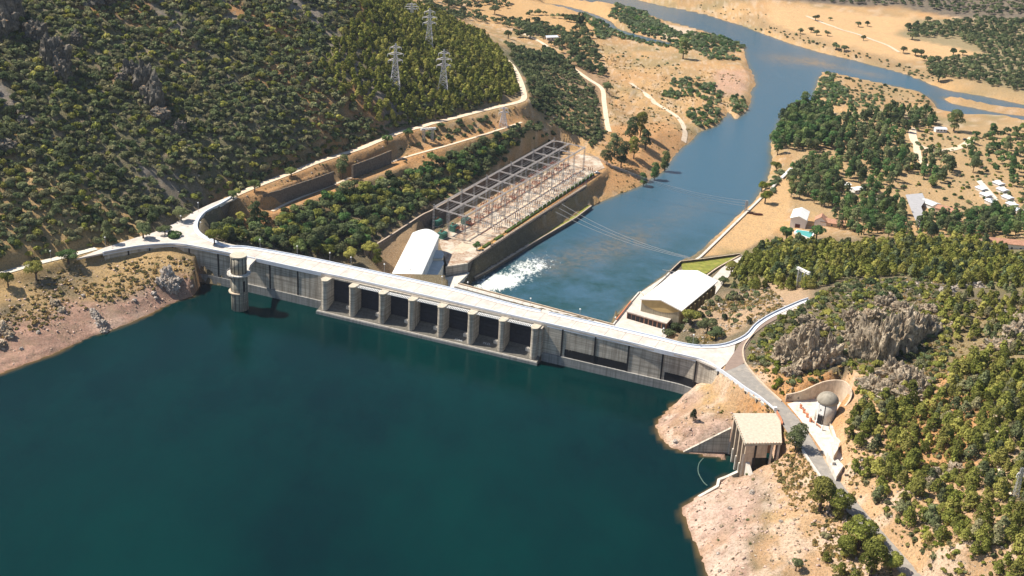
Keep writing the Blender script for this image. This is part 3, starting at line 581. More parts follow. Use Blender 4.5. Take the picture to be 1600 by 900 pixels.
# parapets
upl = smooth_line([W(*p, 20) for p in plaza_px[::-1][0:]][0:1]+[W(*p, 20) for p in [(163, 395), (200, 388), (230, 384), (267, 382), (293, 384), (335, 392), (358, 396.5), (398, 405)]], 4)
upr = smooth_line([W(*p, 20) for p in [(400, 405.5), (480, 423), (563, 440), (700, 471), (848, 505), (983, 536), (1035, 549), (1088, 561), (1108, 568), (1124, 578), (1146, 593.5), (1164, 607), (1186, 621), (1209, 640)]], 4)
for l in (upl[1:], upr): MB().wall(l, .45, 18.6, 20.75, left=True).build('parapet', 'walk', dam)
dnl = smooth_line([W(*p, 20) for p in [(363, 309), (345, 320), (322, 332), (311, 345), (309, 357), (316, 367), (333, 376), (358, 385), (390, 387), (475, 402), (561, 420), (700, 450), (800, 476), (845, 486)]], 4)
dnr = smooth_line([W(*p, 20) for p in [(858, 489), (960, 512), (1033, 529), (1070, 538), (1100, 541), (1133, 538), (1163, 525), (1180, 507), (1205, 491), (1245, 473), (1262, 467)]], 4)
for l in (dnl, dnr):
    MB().wall(l, .4, 18.6, 20.9, left=False).build('parapet', 'walk', dam); MB().wall(offset(l, -.4), 2.0, 20.02, 20.16, left=False).build('pavement', 'walk', dam)
    k_ = MB(); ll = offset(l, -2.4); k_.wall(ll, .12, 20.02, 20.22, left=False); k_.build('kerb', 'conc_warm', dam)
# curved retaining skirt at the left bend
sk = smooth_line([W(*p, 20) for p in [(366, 308), (345, 320.5), (322, 332.5), (311.5, 345), (309.5, 357), (316.5, 367), (333, 376.5), (358, 385.5), (400, 389)]], 4)
MB().wall(sk, 1.2, 3, 18.58, left=False).build('retaining_wall', 'stone', dam)
# downstream body
for u0, u1 in ((-64, PU0), (PU1, 206)):
    bd = MB(); bd.prism([DW(u0, 3.2), DW(u1, 3.2), DW(u1, 13), DW(u0, 13.5)], -8, 19.1); bd.build('downstream_body', 'dam', dam)
pts = [DW(PU0, 12), DW(PU1, 11), DW(PU1, 26), DW(PU0, 27)]
MB().prism([tuple(p) for p in pts], [-30]*4, [16, 16, -27, -27]).build('spillway_chute', 'dam_low', dam)
MB().prism([DW(PU0, .3), DW(PU1, .3), DW(PU1, 12), DW(PU0, 12)], 18.3, 19.15).build('spillway_bridge', 'dam', dam)
# spillway: sill, piers, gates, catwalks
sl = MB(); u0, u1 = PIER_U[0]-3.4, PIER_U[-1]+3.2
for (va, za), (vb, zb) in zip([(PV-2.6, 1.6), (PV-1.2, 2.2), (.6, 4.2), (2.2, 5.0)], [(PV-1.2, 2.2), (.6, 4.2), (2.2, 5.0), (12, 5.0)]):
    P = [DW(u0, va), DW(u1, va), DW(u1, vb), DW(u0, vb)]; sl.prism([tuple(p) for p in P], -8, [za, za, zb, zb])
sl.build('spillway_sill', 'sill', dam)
MB().prism([tuple(DW(u, v)) for u, v in ((u0-.3, PV-3.3), (u1+.3, PV-3.3), (u1+.3, PV-2.6), (u0-.3, PV-2.6))], -8, 1.55).build('sill_ledge', 'dam_low', dam)
MB().prism([tuple(DW(u, v)) for u, v in ((u0, PV-2.9), (u1, PV-2.9), (u1, PV-2.5), (u0, PV-2.5))], 1.6, 2.0).build('sill_kerb', 'conc', dam)
for i, u in enumerate(PIER_U):
    r = 1.75; out = [(u-r, 10), (u-r, PV)]+[(u-r*math.cos(a), PV-r*math.sin(a)) for a in np.linspace(.2, math.pi-.2, 9)]+[(u+r, PV), (u+r, 10)]
    P = [tuple(DW(*p)) for p in out]; o = MB().prism(P, -2, 18.4).build('pier', 'dam', dam)
    cap_ = [(u-r-.25, 0.1), (u-r-.25, PV)]+[(u-(r+.25)*math.cos(a), PV-(r+.25)*math.sin(a)) for a in np.linspace(.2, math.pi-.2, 9)]+[(u+r+.25, PV), (u+r+.25, 0.1)]
    MB().prism([tuple(DW(*p)) for p in cap_], 18.42, 19.0).build('pier_cap', 'caprock', o)
for i in range(7):
    a, b2 = PIER_U[i]+1.75, PIER_U[i+1]-1.75
    g = MB().prism([tuple(DW(*p)) for p in ((a, 2.6), (b2, 2.6), (b2, 3.4), (a, 3.4))], 4.6, 18.2).build('spillway_gate', 'gate', dam)
    rb = MB()
    for k in range(5): rb.prism([tuple(DW(*p)) for p in ((a, 2.35), (b2, 2.35), (b2, 2.6), (a, 2.6))], 6+k*2, 6.3+k*2)
    rb.build('gate_rib', 'gate', g)
    c = DW(b2-1.9, 1.2); MB().prism([tuple(DW(*p)) for p in ((b2-3.6, -.9), (b2, -1.3), (b2, .6), (b2-3.2, .8))], 2.5, 5.3).build('sunlit_patch_block', 'conc', dam)  # pale block added to stand for the sunlit patch at the pier foot
    if i > 0:
        cw = MB(); cw.prism([tuple(DW(*p)) for p in ((a-1, PV+.6), (b2+1, PV+.6), (b2+1, PV+.8), (a-1, PV+.8))], 18.2, 18.5); cw.prism([tuple(DW(*p)) for p in ((a-1, -.5), (b2+1, -.5), (b2+1, -.3), (a-1, -.3))], 18.2, 18.5)
        for q_ in np.arange(a, b2, .9): cw.prism([tuple(DW(*p)) for p in ((q_, PV+.8), (q_+.35, PV+.8), (q_+.35, -.5), (q_, -.5))], 18.25, 18.4)
        for q_ in np.arange(a, b2, 1.8): cw.bar((*DW(q_, PV+.6), 18.4), (*DW(q_, PV+.6), 19.3), .05)
        cw.bar((*DW(a-1, PV+.6), 19.3), (*DW(b2+1, PV+.6), 19.3), .05); cw.build('catwalk', 'white', dam)
for side, ue in ((0, PIER_U[0]), (1, PIER_U[-1])):
    ub = (ue-3.4, ue-1.7) if side == 0 else (ue+1.7, ue+3.2)
    MB().prism([tuple(DW(*p)) for p in ((ub[0], PV+1.2), (ub[1], PV+1.2), (ub[1], 9), (ub[0], 9))], -6, 18.35).build('abutment_block', 'dam', dam)
# chalked graffiti on the sill slope
def graffiti(txt, px, py, size):
    cu = bpy.data.curves.new('t', 'FONT'); cu.body = txt; cu.size = size; ob = bpy.data.objects.new('t', cu); COL.objects.link(ob)
    dg = bpy.context.evaluated_depsgraph_get(); me = bpy.data.meshes.new_from_object(ob.evaluated_get(dg)); bpy.data.objects.remove(ob)
    p0 = W(px, py, 3.); u, v = duv(p0); sl_ = 2.0/(.6-(PV-1.2)); 
    for vt in me.vertices:
        x, y = vt.co.x, vt.co.y; vv = v+y*.8; q_ = DW(u+x, vv); vt.co = (q_[0]-dam.location.x, q_[1]-dam.location.y, 2.2+(vv-(PV-1.2))*sl_+.05-dam.location.z)
    me.materials.append(M['graf']); o = bpy.data.objects.new('graffiti', me); COL.objects.link(o); o.parent = dam
graffiti('TIAR', 709, 529, 2.2); graffiti('M.D.', 754, 537, 2.2)
# tower platform on deck edge
MB().prism([tuple(W(*p, 20)) for p in [(388, 385+14), (400, 405), (391, 414), (383, 415)]], 18.8, 19.98).build('tower_landing', 'deck', dam)
# ------------------------------------------------------------ intake tower
tx, ty = W(375, 482, 0)
tow = thing('intake_tower', (tx, ty, 0), 'grey round intake tower with two ring balconies standing in the reservoir', 'tower')
MB().lathe((tx, ty, 0), [(4.35, -8), (4.35, 9.5), (4.3, 11), (4.3, 20)], 40).build('shaft', 'tower', tow, True)
MB().lathe((tx, ty, 0), [(4.0, 20.4), (4.0, 29.6)], 40).build('gatehouse_drum', 'tower', tow, True)
MB().lathe((tx, ty, 0), [(4.3, 29.6), (4.3, 30.3), (.2, 30.5)], 40).build('drum_cap', 'caprock', tow)
MB().lathe((tx, ty, 0), [(4.2, 19.6), (6.1, 19.9), (6.1, 20.5), (4.0, 20.5)], 40, cap=False).build('ring_balcony', 'conc', tow)
MB().lathe((tx, ty, 0), [(4.2, 9.7), (5.5, 10), (5.5, 10.5), (4.2, 10.5)], 40, cap=False, a0=math.radians(95), a1=math.radians(285)).build('ring_balcony', 'conc_warm', tow)
for k in range(12):
    a = k*math.pi/6+.2; x, y = tx+4.05*math.cos(a), ty+4.05*math.sin(a); MB().box((x, y, 20.5), .28, .28, 9.1, a).build('drum_rib', 'dark', tow)
    x, y = tx+4.34*math.cos(a), ty+4.34*math.sin(a); MB().box((x, y, -2), .16, .2, 21.5, a).build('shaft_rib', 'dark', tow)
rl = MB()
for k in range(24):
    a = k*math.pi/12; rl.bar((tx+6*math.cos(a), ty+6*math.sin(a), 20.5), (tx+6*math.cos(a), ty+6*math.sin(a), 21.5), .05); a2 = a+math.pi/12
    rl.bar((tx+6*math.cos(a), ty+6*math.sin(a), 21.5), (tx+6*math.cos(a2), ty+6*math.sin(a2), 21.5), .05)
rl.build('railing', 'steel', tow)
brg = W(392, 407, 20); MB().wall([(tx+4, ty+3), tuple(brg+dV_*1)], 2.6, 19.5, 20.0).build('footbridge', 'conc', tow)
a = -.75; MB().box((tx+4.2*math.cos(a), ty+4.2*math.sin(a), 11), .5, 1.2, 6, a).build('doorway', 'dark', tow)
# ------------------------------------------------------------ lamps
def lamp(x, y, z, first=[None]):
    if first[0] is None:
        L = thing('street_lamp', (x, y, z), 'slim grey street lamp with a white globe beside the crest road of the dam', 'street lamp', 'street lamps along the dam crest and its approaches')
        MB().bar((x, y, z), (x, y, z+5.2), .07).build('pole', 'steel', L); MB().lathe((x, y, z+5.2), [(.05, 0), (.35, .15), (.45, .4), (.35, .65), (.05, .8)], 10).build('globe', 'white', L, True); first[0] = L; return
    copy_tree(first[0], (x, y, z))
for px, py in [(406, 389.5), (464, 400), (515, 410.5), (548, 417.5), (600, 428.5), (640, 437), (690, 448), (730, 457), (780, 471), (828, 482.5), (905, 499.5), (960, 512.5), (1035, 530), (1082, 540)]:
    p = W(px, py, 20); lamp(p[0]-dV_[0]*-.3, p[1]+.3, 20)
for px, py in [(310, 331), (283, 352), (314, 362), (165, 386), (80, 408)]:
    p = W(px, py, 20); lamp(p[0], p[1], 20)
# ------------------------------------------------------------ stilling basin walkway
w0, w1 = W(710, 447, -15), W(957, 513, -15); wk = thing('basin_footbridge', (*w0, -17), 'long narrow concrete footbridge spanning the basin behind the dam', 'footbridge')
dl = (w1-w0)/np.linalg.norm(w1-w0); nn = np.array([-dl[1], dl[0]])
def ww(s_, v_): return tuple(w0+dl*s_+nn*v_)
Lw = np.linalg.norm(w1-w0)
MB().prism([ww(0, 0), ww(Lw, 0), ww(Lw, 3.6), ww(0, 3.6)], -16.2, -15).build('walkway_slab', 'conc', wk)
MB().prism([ww(0, 4.4), ww(Lw, 4.4), ww(Lw, 5.0), ww(0, 5.0)], -18, -14.5).build('parapet', 'conc_warm', wk)
MB().prism([ww(0, 3.6), ww(Lw, 3.6), ww(Lw, 4.4), ww(0, 4.4)], -17, -15.5).build('duct', 'olive', wk)
for k in range(9): MB().prism([ww(2+k*Lw/8.4, .3), ww(4+k*Lw/8.4, .3), ww(4+k*Lw/8.4, 5), ww(2+k*Lw/8.4, 5)], -29, -16.2).build('pier', 'dam_low', wk)
rl = MB()
for k in range(0, int(Lw), 3): rl.bar((*ww(k, .2), -15), (*ww(k, .2), -14), .05)
rl.bar((*ww(0, .2), -14), (*ww(Lw, .2), -14), .05); rl.build('railing', 'steel', wk)
# steps off the crest
p = W(852, 487, 20); st = MB(); st.box((*p, 17), 4.5, 4, 3.1, dm); st.build('stair_head', 'deck', dam)
# ------------------------------------------------------------ left powerhouse (barrel roof)
ZR = -1.5; n0, n1 = W(609, 437, ZR), W(651, 444, ZR); f0_, f1_ = W(648, 364, ZR), W(683, 368, ZR)
dirP = ((f0_-n0)+(f1_-n1)); dirP /= np.linalg.norm(dirP); side = np.array([dirP[1], -dirP[0]]); n0 = n0-dirP*12; wid = abs((n1-n0)@side); 
lenP = (f0_-n0)@dirP; wid = max(wid, 13)
ph = thing('powerhouse', (*n0, -19), 'white windowless powerhouse with a shallow barrel roof behind the left of the spillway', 'powerhouse')
def pp(a, v_): return n0+side*a+dirP*v_
prof = [(wid*k/12, ZR+1.6*math.sin(math.pi*k/12)) for k in range(13)]
vs = []; 
for v_ in (0, lenP): vs += [(*pp(-.5+a*(wid+1)/wid, v_), z) for a, z in prof]
MB().add(vs, [(i, i+1, 14+i, 13+i) for i in range(12)]).build('roof', 'whiteroof', ph, True)
# rounded far end of roof
ed = MB(); vs = []
for k in range(13):
    a, z = prof[k]; vs.append((*pp(-.5+a*(wid+1)/wid, lenP), z)); 
for k in range(13):
    a, z = prof[k]; vs.append((*pp(-.5+a*(wid+1)/wid, lenP+4.6*math.sin(math.pi*k/12)), z-.05*0))
ed.add(vs, [(i, i+1, 14+i, 13+i) for i in range(12)]).build('rounded_eave', 'whiteroof', ph, True)
out = [pp(0, 0), pp(wid, 0), pp(wid, lenP)]+[pp(wid*k/12, lenP+4.2*math.sin(math.pi*k/12)) for k in range(11, 0, -1)]+[pp(0, lenP)]
MB().prism([tuple(p) for p in out], -20, ZR-.02).build('wall', 'white', ph)
for k in range(9):
    v_ = 8+k*lenP/9.5; MB().prism([tuple(pp(wid+.01, v_)), tuple(pp(wid+.12, v_)), tuple(pp(wid+.12, v_+.5)), tuple(pp(wid+.01, v_+.5))], -19, ZR-.3).build('wall_rib', 'whiteroof', ph)
an = thing('powerhouse_annex', (*pp(wid+4, 40), -19), 'low flat roofed annex block with curved end beside the white powerhouse', 'building')
P = [W(*p, -11) for p in [(660, 433), (672, 407), (691, 408), (693, 413), (681, 434), (675, 436)]]
MB().prism([tuple(p) for p in P], -20, -11).build('wall', 'cream', an); C_ = sum(P)/len(P); MB().prism([tuple(C_+(p-C_)*1.06) for p in P], -10.98, -10.4).build('roof', 'tealroof', an)
an2 = thing('powerhouse_annex', (*W(680, 400, -11), -19), 'small upper annex with flat roof nearest the transformers', 'building')
P = [W(*p, -9) for p in [(673, 399), (677, 392), (690, 393), (693, 398), (691, 404), (672, 404)]]
MB().prism([tuple(p) for p in P], -20, -9).build('wall', 'cream', an2); C_ = sum(P)/len(P); MB().prism([tuple(C_+(p-C_)*1.06) for p in P], -8.98, -8.4).build('roof', 'tealroof', an2)
c_ = pp(wid+6, 25); MB().prism([tuple(W(*p, -16)) for p in [(668, 441), (679, 437), (680, 440), (672, 444)]], -17, -13).build('window', 'glass', an)
sheet('powerhouse_lane', [W(*p, -18.6) for p in [(662, 455), (690, 425), (690, 415), (699, 417), (700, 425), (690, 455)]], -18.75, 'asphalt')
sheet('platform_apron', [W(*p, -18.6) for p in [(683, 454), (696, 433), (731, 426), (716, 441), (705, 455), (700, 465), (680, 465)]], -18.7, 'conc')
wf = thing('retaining_wall', (*W(731, 412, -13), -13), 'grey concrete end wall below the switchyard beside the concrete apron', 'wall')
MB().wall([tuple(W(*p, -13)) for p in [(697, 417), (731, 412)]], 1., -30, -12.8).build('wall_face', 'dam', wf)
MB().wall([tuple(W(*p, -19)) for p in [(731, 426), (716, 441), (704, 452)]], 1., -30, -18.6, left=True).build('lower_face', 'conc', wf)
# switchyard long wall and quay
rw = thing('river_wall', (*W(751, 398, -13), -25), 'long dark stone retaining wall between the switchyard and the river quay', 'wall')
wl = [W(*p, -13) for p in [(731, 412), (751, 398), (830, 347), (917, 291)]]
MB().wall([tuple(p) for p in smooth_line(wl, 5)], 1.2, -27, -12.9, left=True).build('wall_face', 'stone', rw)
MB().wall([tuple(p) for p in offset(smooth_line(wl[1:], 5), .6)], 1.6, -12.88, -12.5, left=True).build('coping', 'stonecap', rw)
fl = [W(*p, -13) for p in [(917, 291), (917, 283)]]; MB().wall([tuple(p) for p in fl], 1., -27, -12.9, left=True).build('end_wall', 'stone', rw)
qy = thing('river_quay', (*W(763, 422, -23), -25), 'narrow quay with a green grass strip at the foot of the dark river wall', 'quay')
qo = [W(*p, -23) for p in [(742, 434), (763, 423), (830, 382), (900, 341), (925, 322)]]; qi = [p+(-side*-1)*0+np.array([-.80, .45])*9 for p in qo]
MB().prism([tuple(p) for p in qo]+[tuple(p) for p in qi[::-1]], -29, -23.2).build('quay_body', 'stone', qy)
q2 = [p+np.array([-.80, .45])*.85 for p in qo]; q3 = [p+np.array([-.80, .45])*4.4 for p in qo]
mb = MB(); mb.prism([tuple(p) for p in q2[2:]]+[tuple(p) for p in q3[2:][::-1]], -23.2, -22.9); mb.build('grass_strip', 'lawn', qy)
mb = MB(); mb.prism([tuple(p) for p in q2[1:3]]+[tuple(p) for p in q3[1:3][::-1]], -23.2, -22.92); mb.build('quay_pavement', 'conc_warm', qy)
MB().wall([tuple(p) for p in qo], .8, -23.2, -22.5, left=True).build('quay_kerb', 'stonecap', qy)
# gold strip and hedge along the platform edge
gs = [W(*p, -13) for p in [(760, 393), (830, 348), (917, 292)]]; mb = MB(); g2 = offset(gs, 6.5)
mb.prism([tuple(p) for p in offset(gs, 2.3)]+[tuple(p) for p in g2[::-1]], -13.2, -12.82); M['goldstrip'] = plain('dry_grass_strip', (.50, .28, .09), .95, .4, .5); tag(mb.build('dry_grass_verge', 'goldstrip'), kind='structure')
def hedge(px0, px1, lab):
    a, b2 = W(*px0, -13), W(*px1, -13); h = MB(); L = np.linalg.norm(b2-a); d = (b2-a)/L; n = np.array([-d[1], d[0]]); k = int(L/1.2)+1
    for i in range(k):
        for j in range(2):
            c = a+d*(L*i/k)+n*(j*.9+random.uniform(-.2, .2)); r = random.uniform(.7, 1.05); h.lathe((c[0], c[1], -13), [(r*.8, 0), (r, .6), (r*.8, 1.2), (r*.2, 1.6)], 6)
    tag(h.build('hedge', 'hedge'), lab, 'hedge')
hedge((792, 364), (928, 273), 'long clipped green hedge along the river side of the switchyard')
hedge((757, 388), (767, 381), 'short clump of clipped hedge at the near end of the switchyard'); hedge((775, 376), (786, 369), 'small round hedge piece between the two longer hedges')
m, t, b = nt('yard_gravel'); o = mixc(t, ramp(t, noi(t, pos(t), .35, 6, .8), .44, .6), (.44, .36, .27), (.27, .14, .075)); o = mixc(t, ramp(t, noi(t, pos(t), .9, 5, .8), .54, .66), o, (.14, .10, .07)); o = mixc(t, ramp(t, noi(t, pos(t), .12, 4, .6), .5, .62), o, (.52, .45, .36))
t.links.new(o, b.inputs['Base Color']); b.inputs['Roughness'].default_value = .95; M['yard'] = m
sheet('switchyard_floor', [W(*p, -12.9) for p in [(699, 416), (731, 411), (751, 397), (790, 360), (925, 270), (945, 262), (935, 246), (905, 240), (690, 362), (686, 380), (694, 400)]], -12.93, 'yard')
sheet('service_lane', [W(*p, -12.9) for p in [(704, 392), (718, 381), (872, 285), (879, 289), (722, 396)]], -12.91, 'conc_warm')
# back retaining wall of powerhouse cut
bw = thing('cut_wall', (*W(620, 365, -4), -13), 'tall dark stone retaining wall cut into the slope behind the powerhouse and switchyard', 'wall')
cl = [W(*p, -4) for p in [(572, 392), (600, 376), (640, 350), (662, 336), (682, 326), (760, 281), (850, 228), (880, 222)]]
MB().wall([tuple(p) for p in smooth_line(cl, 4)], 1.4, -22, [-4+.2*math.sin(i) for i in range(29)], left=True).build('wall_face', 'stone', bw)
MB().wall([tuple(p) for p in smooth_line(cl, 4)], 1.0, -3.7, -3.4, left=True).build('coping', 'stonecap', bw)
# slope wall under valley road
for pts_t, lab in ((WT1, 'dark dry stone retaining wall under the near stretch of the hillside road'), (WT2, 'shorter dark stone retaining wall under the hillside road, farther up the valley')):
    w_ = thing('terrace_wall', (*W(*pts_t[0], 19.6), 10), lab, 'wall'); P = [tuple(W(*p, 19.6)) for p in pts_t]
    MB().wall(P, 1.6, 7, 19.7, left=True).build('wall_face', 'stone', w_); MB().wall(P, .8, 19.72, 20.0, left=True).build('coping', 'rockd', w_)
P = [tuple(W(*p, 15.5)) for p in [(745, 214), (775, 207), (812, 194)]]; w_ = thing('terrace_wall', (*P[0], 6), 'low rough stone wall edging the terrace track near the lattice pylon', 'wall'); MB().wall(P, .9, 11, 15.6, left=True).build('wall_face', 'stone', w_)
# ------------------------------------------------------------ switchyard gantry
def lattice_col(mb, x, y, z0, z1, w=.55, r=.07, ang=0, tap=1.):
    h = z1-z0; n = max(2, int(h/2.2)); ca, sa = math.cos(ang), math.sin(ang)
    def c(k, i): ww_ = w*(1-(1-tap)*k/n); dx, dy = ((-1, -1), (1, -1), (1, 1), (-1, 1))[i]; return (x+(dx*ca-dy*sa)*ww_, y+(dx*sa+dy*ca)*ww_, z0+h*k/n)
    for i in range(4):
        mb.bar(c(0, i), c(n, i), r*1.3)
        for k in range(n): mb.bar(c(k, i), c(k+1, (i+1) % 4), r); 
        for k in range(n+1): mb.bar(c(k, i), c(k, (i+1) % 4), r)
def lattice_beam(mb, p, q, w=.5, r=.07):
    p = Vector(p); q = Vector(q); d = (q-p); L = d.length; d.normalize(); s_ = d.cross(Vector((0, 0, 1))).normalized(); n = max(2, int(L/1.8))
    cs = lambda t, i: p+d*t+s_*(w if i in (1, 2) else -w)+Vector((0, 0, w if i in (2, 3) else -w))
    for i in range(4):
        mb.bar(cs(0, i), cs(L, i), r*1.5)
        for k in range(n): mb.bar(cs(L*k/n, i), cs(L*(k+1)/n, (i+1) % 4), r)
ZG = 5.
gl0, gl1 = W(678, 324, ZG), W(866, 219, ZG); gr0, gr1 = W(727, 338, ZG), W(914, 230, ZG); gm0, gm1 = W(702, 331, ZG), W(890, 224, ZG)
gan = thing('switchyard_gantry', (*gm0, -13), 'large pale steel gantry frame covering the electrical switchyard beside the river', 'gantry')
NB = 10
for (a, b2) in ((gl0, gl1), (gm0, gm1), (gr0, gr1)):
    mb = MB(); lattice_beam(mb, (*a, ZG), (*b2, ZG), .38, .055); mb.build('long_beam', 'beam', gan)
    for k in range(NB+1): p = a+(b2-a)*k/NB; mb = MB(); lattice_col(mb, p[0], p[1], -13, ZG-.5+(2.5 if k % 2 == 0 and a is gl0 else 0), .42, .04, .5); mb.build('lattice_column', 'steel', gan)
for k in range(NB+1):
    a, b2 = gl0+(gl1-gl0)*k/NB, gr0+(gr1-gr0)*k/NB; mb = MB(); lattice_beam(mb, (*a, ZG-.2), (*b2, ZG-.2), .28, .038); mb.build('cross_beam', 'beam', gan)
gn = gl1-gl0; gLn = np.linalg.norm(gn); gd = gn/gLn; gs_ = np.array([gd[1], -gd[0]])
def gy(a, l): return gl0+gs_*a+gd*l
wr = MB()
for a in (2, 4, 9, 11, 17, 19, 23): wr.bar((*gy(a, 2), 1.5), (*gy(a, gLn-2), 1.5), .06)
wr.build('busbar_cables', 'steel', gan)
gang = math.atan2(gd[1], gd[0])
# transformers
tr = thing('transformer', (*W(691, 372, -13), -13), 'green finned power transformer nearest the powerhouse roof', 'transformer')
x, y = W(691, 372, -13); tb = MB(); tb.box((x, y, -12.7), 5.5, 3.4, 3.8, gang); tb.build('tank', 'green', tr); fn = MB()
for k in range(9):
    for s_ in (-1, 1): c = np.array([x, y])+gd*(-2.4+k*.6)+gs_*s_*2.1; fn.box((*c, -12.4), .25, .9, 3.2, gang)
fn.build('radiator_fins', 'green', tr)
for k in range(3): c = np.array([x, y])+gd*(-1.6+k*1.6); MB().lathe((*c, -8.9), [(.25, 0), (.35, .3), (.2, .5), (.32, .8), (.15, 1.4)], 8).build('bushing', 'insul', tr)
MB().box((x, y, -13), 6.2, 4.6, .3, gang).build('plinth', 'conc', tr); MB().lathe((x-1, y+1, -8.6), [(.7, 0), (.7, .9)], 10).build('expansion_tank', 'green', tr)
for px, py, lb in ((709, 361, 'green finned power transformer second from the powerhouse'), (728, 350, 'green finned power transformer third from the powerhouse'), (683, 352, 'green finned power transformer behind the front gantry column'), ): copy_tree(tr, (*W(px, py, -13), -13), 0, 1, lb)
# switch units: red frames with isolators
def red_unit():
    o = thing('isolator_frame', (*gy(5, 30), -13), 'rust red isolator frame with brown insulators under the left gantry bays', 'switchgear', 'rust red isolator frames under the gantry'); c = gy(5, 30); z = -13
    f_ = MB()
    for a in (-2.2, 2.2):
        for l in (-2.5, 2.5): p = c+gs_*a+gd*l; f_.bar((*p, z), (*p, z+3.2), .12)
    for a in (-2.2, 2.2): f_.bar((*(c+gs_*a-gd*2.8), z+3.2), (*(c+gs_*a+gd*2.8), z+3.2), .16)
    for l in (-2.5, 0, 2.5): f_.bar((*(c-gs_*2.4+gd*l), z+3.3), (*(c+gs_*2.4+gd*l), z+3.3), .13)
    f_.build('frame', 'red', o); b_ = MB()
    for a in (-1.8, 0, 1.8):
        for l in (-2, 2): MB().lathe((*(c+gs_*a+gd*l), z+3.4), [(.22, 0), (.3, .4), (.16, .6), (.28, 1), (.14, 1.5)], 6).build('insulator', 'insul', o)
    for a in (-1.8, 0, 1.8): b_.bar((*(c+gs_*a-gd*2.2), z+4.95), (*(c+gs_*a+gd*2.2), z+4.95), .07)
    b_.build('contact_blades', 'steel', o); return o
ru = red_unit(); c0 = gy(5, 30)
for k in range(14):
    for a in (5, 14):
        if k == 1 and a == 5: continue
        if k < 3 and a == 5: continue
        p = gy(a+random.uniform(-.4, .4), 12+k*12.2); copy_tree(ru, (*p, -13))
def post_unit(name, lab, grp, a, l, h, mat, ntri=3, sp=1.5, along=False):
    c = gy(a, l); o = thing(name, (*c, -13), lab, 'insulator', grp); d = gd if along else gs_
    b_ = MB(); b_.prism([tuple(c+d*(-sp*1.4)+(gs_ if along else gd)*-.3), tuple(c+d*(sp*1.4)+(gs_ if along else gd)*-.3), tuple(c+d*(sp*1.4)+(gs_ if along else gd)*.3), tuple(c+d*(-sp*1.4)+(gs_ if along else gd)*.3)], -13, -12.75); b_.build('base', 'conc', o)
    s_ = MB(); i_ = MB()
    for k in range(ntri): p = c+d*(k-(ntri-1)/2)*sp; s_.bar((*p, -12.75), (*p, -12.75+h*.5), .16); i_.lathe((*p, -12.75+h*.5), [(.22, 0), (.3, h*.1), (.18, h*.2), (.3, h*.3), (.15, h*.5)], 6)
    s_.build('support_legs', 'steel' if mat != 'red' else 'red', o); i_.build('insulators', mat, o); return o
pu = post_unit('insulator_post_row', 'set of three tall rust brown insulator posts beside the service lane', 'tall insulator sets beside the service lane', 33, 25, 4.2, 'insul')
for k in range(1, 11): copy_tree(pu, (*gy(33, 25+k*15), -13))
pv = post_unit('breaker_set', 'pale grey three pole breaker set on a concrete base in the open switchyard', 'pale breaker sets in the open switchyard', 24, 30, 3.2, 'white')
for k in range(1, 24):
    for a in (22, 29.5, 37):
        if 22+k*6.6 > gLn-6 or (a > 36 and k < 3): continue
        copy_tree(pv, (*gy(a+random.uniform(-.3, .3), 22+k*6.6), -13))
rl = thing('rail_track', (*gy(40, 40), -13), 'pair of rusty rails running the length of the switchyard', 'rail track')
for a, m_i in ((39.5, 'red'), (41, 'red'), (26, 'red')): mb = MB(); mb.bar((*gy(a, 16), -12.75), (*gy(a-1.5, gLn-10), -12.75), .13); mb.build('rail', m_i, rl)
fe = thing('yard_fence', (*gy(38, 20), -13), 'thin dark fence curving round the near end of the switchyard', 'fence'); fp = smooth_line([gy(30, 2), gy(36, 0), gy(40, 6), gy(42, 14), gy(41, gLn-8)], 4)
mb = MB()
for p, q_ in zip(fp[:-1], fp[1:]):
    mb.bar((*p, -11.6), (*q_, -11.6), .07); mb.bar((*p, -12.3), (*q_, -12.3), .06); 
    L = np.linalg.norm(q_-p)
    for k in range(max(1, int(L/3))): r_ = p+(q_-p)*k/max(1, int(L/3)); mb.bar((*r_, -13), (*r_, -11.5), .07)
mb.build('rails_and_posts', 'dark', fe)
# ------------------------------------------------------------ right powerhouse
ZP = -2.
A0, A1, A2 = W(1003, 466, ZP), W(1032, 468.5, ZP), W(1063, 480.5, ZP); Bf = W(1061, 422, ZP); Bf2 = W(1107, 441, ZP)
pdir = (Bf-A0)/np.linalg.norm(Bf-A0); pl = np.linalg.norm(Bf-A0); ps = (A2-A0)/np.linalg.norm(A2-A0); pw = np.linalg.norm(A2-A0)
def q4(a, l, z): p = A0+ps*a+pdir*l; return (p[0], p[1], z)
hr = thing('turbine_hall', (*A0, -14.5), 'cream turbine hall with a broad shallow gabled roof on the right bank', 'building')
rm = MB(); pk_ = pw*.5
pz = [(-.6, ZP-.3), (pk_, ZP+2.2), (pw+1.4, ZP-1.4)]
vs = []
for l in (-.8, pl+.6):
    for a, z in pz: vs.append(q4(a, l, z))
    for a, z in pz: vs.append(q4(a, l, z-.6))
rm.add(vs, [(0, 1, 7, 6), (1, 2, 8, 7), (3, 9, 10, 4), (4, 10, 11, 5), (0, 3, 4, 1), (1, 4, 5, 2), (6, 7, 10, 9), (7, 8, 11, 10), (0, 6, 9, 3), (2, 5, 11, 8)]); rm.build('roof', 'white', hr)
wm = MB(); wm.prism([q4(0, 0, 0)[:2], q4(pk_, 0, 0)[:2], q4(pw, 0, 0)[:2], q4(pw, pl, 0)[:2], q4(pk_, pl, 0)[:2], q4(0, pl, 0)[:2]], -18, [ZP-.95, ZP+1.5, ZP-1.9, ZP-1.9, ZP+1.5, ZP-.95]); wm.build('wall', 'ribbed', hr)
gp = MB(); n = 10; vs = []
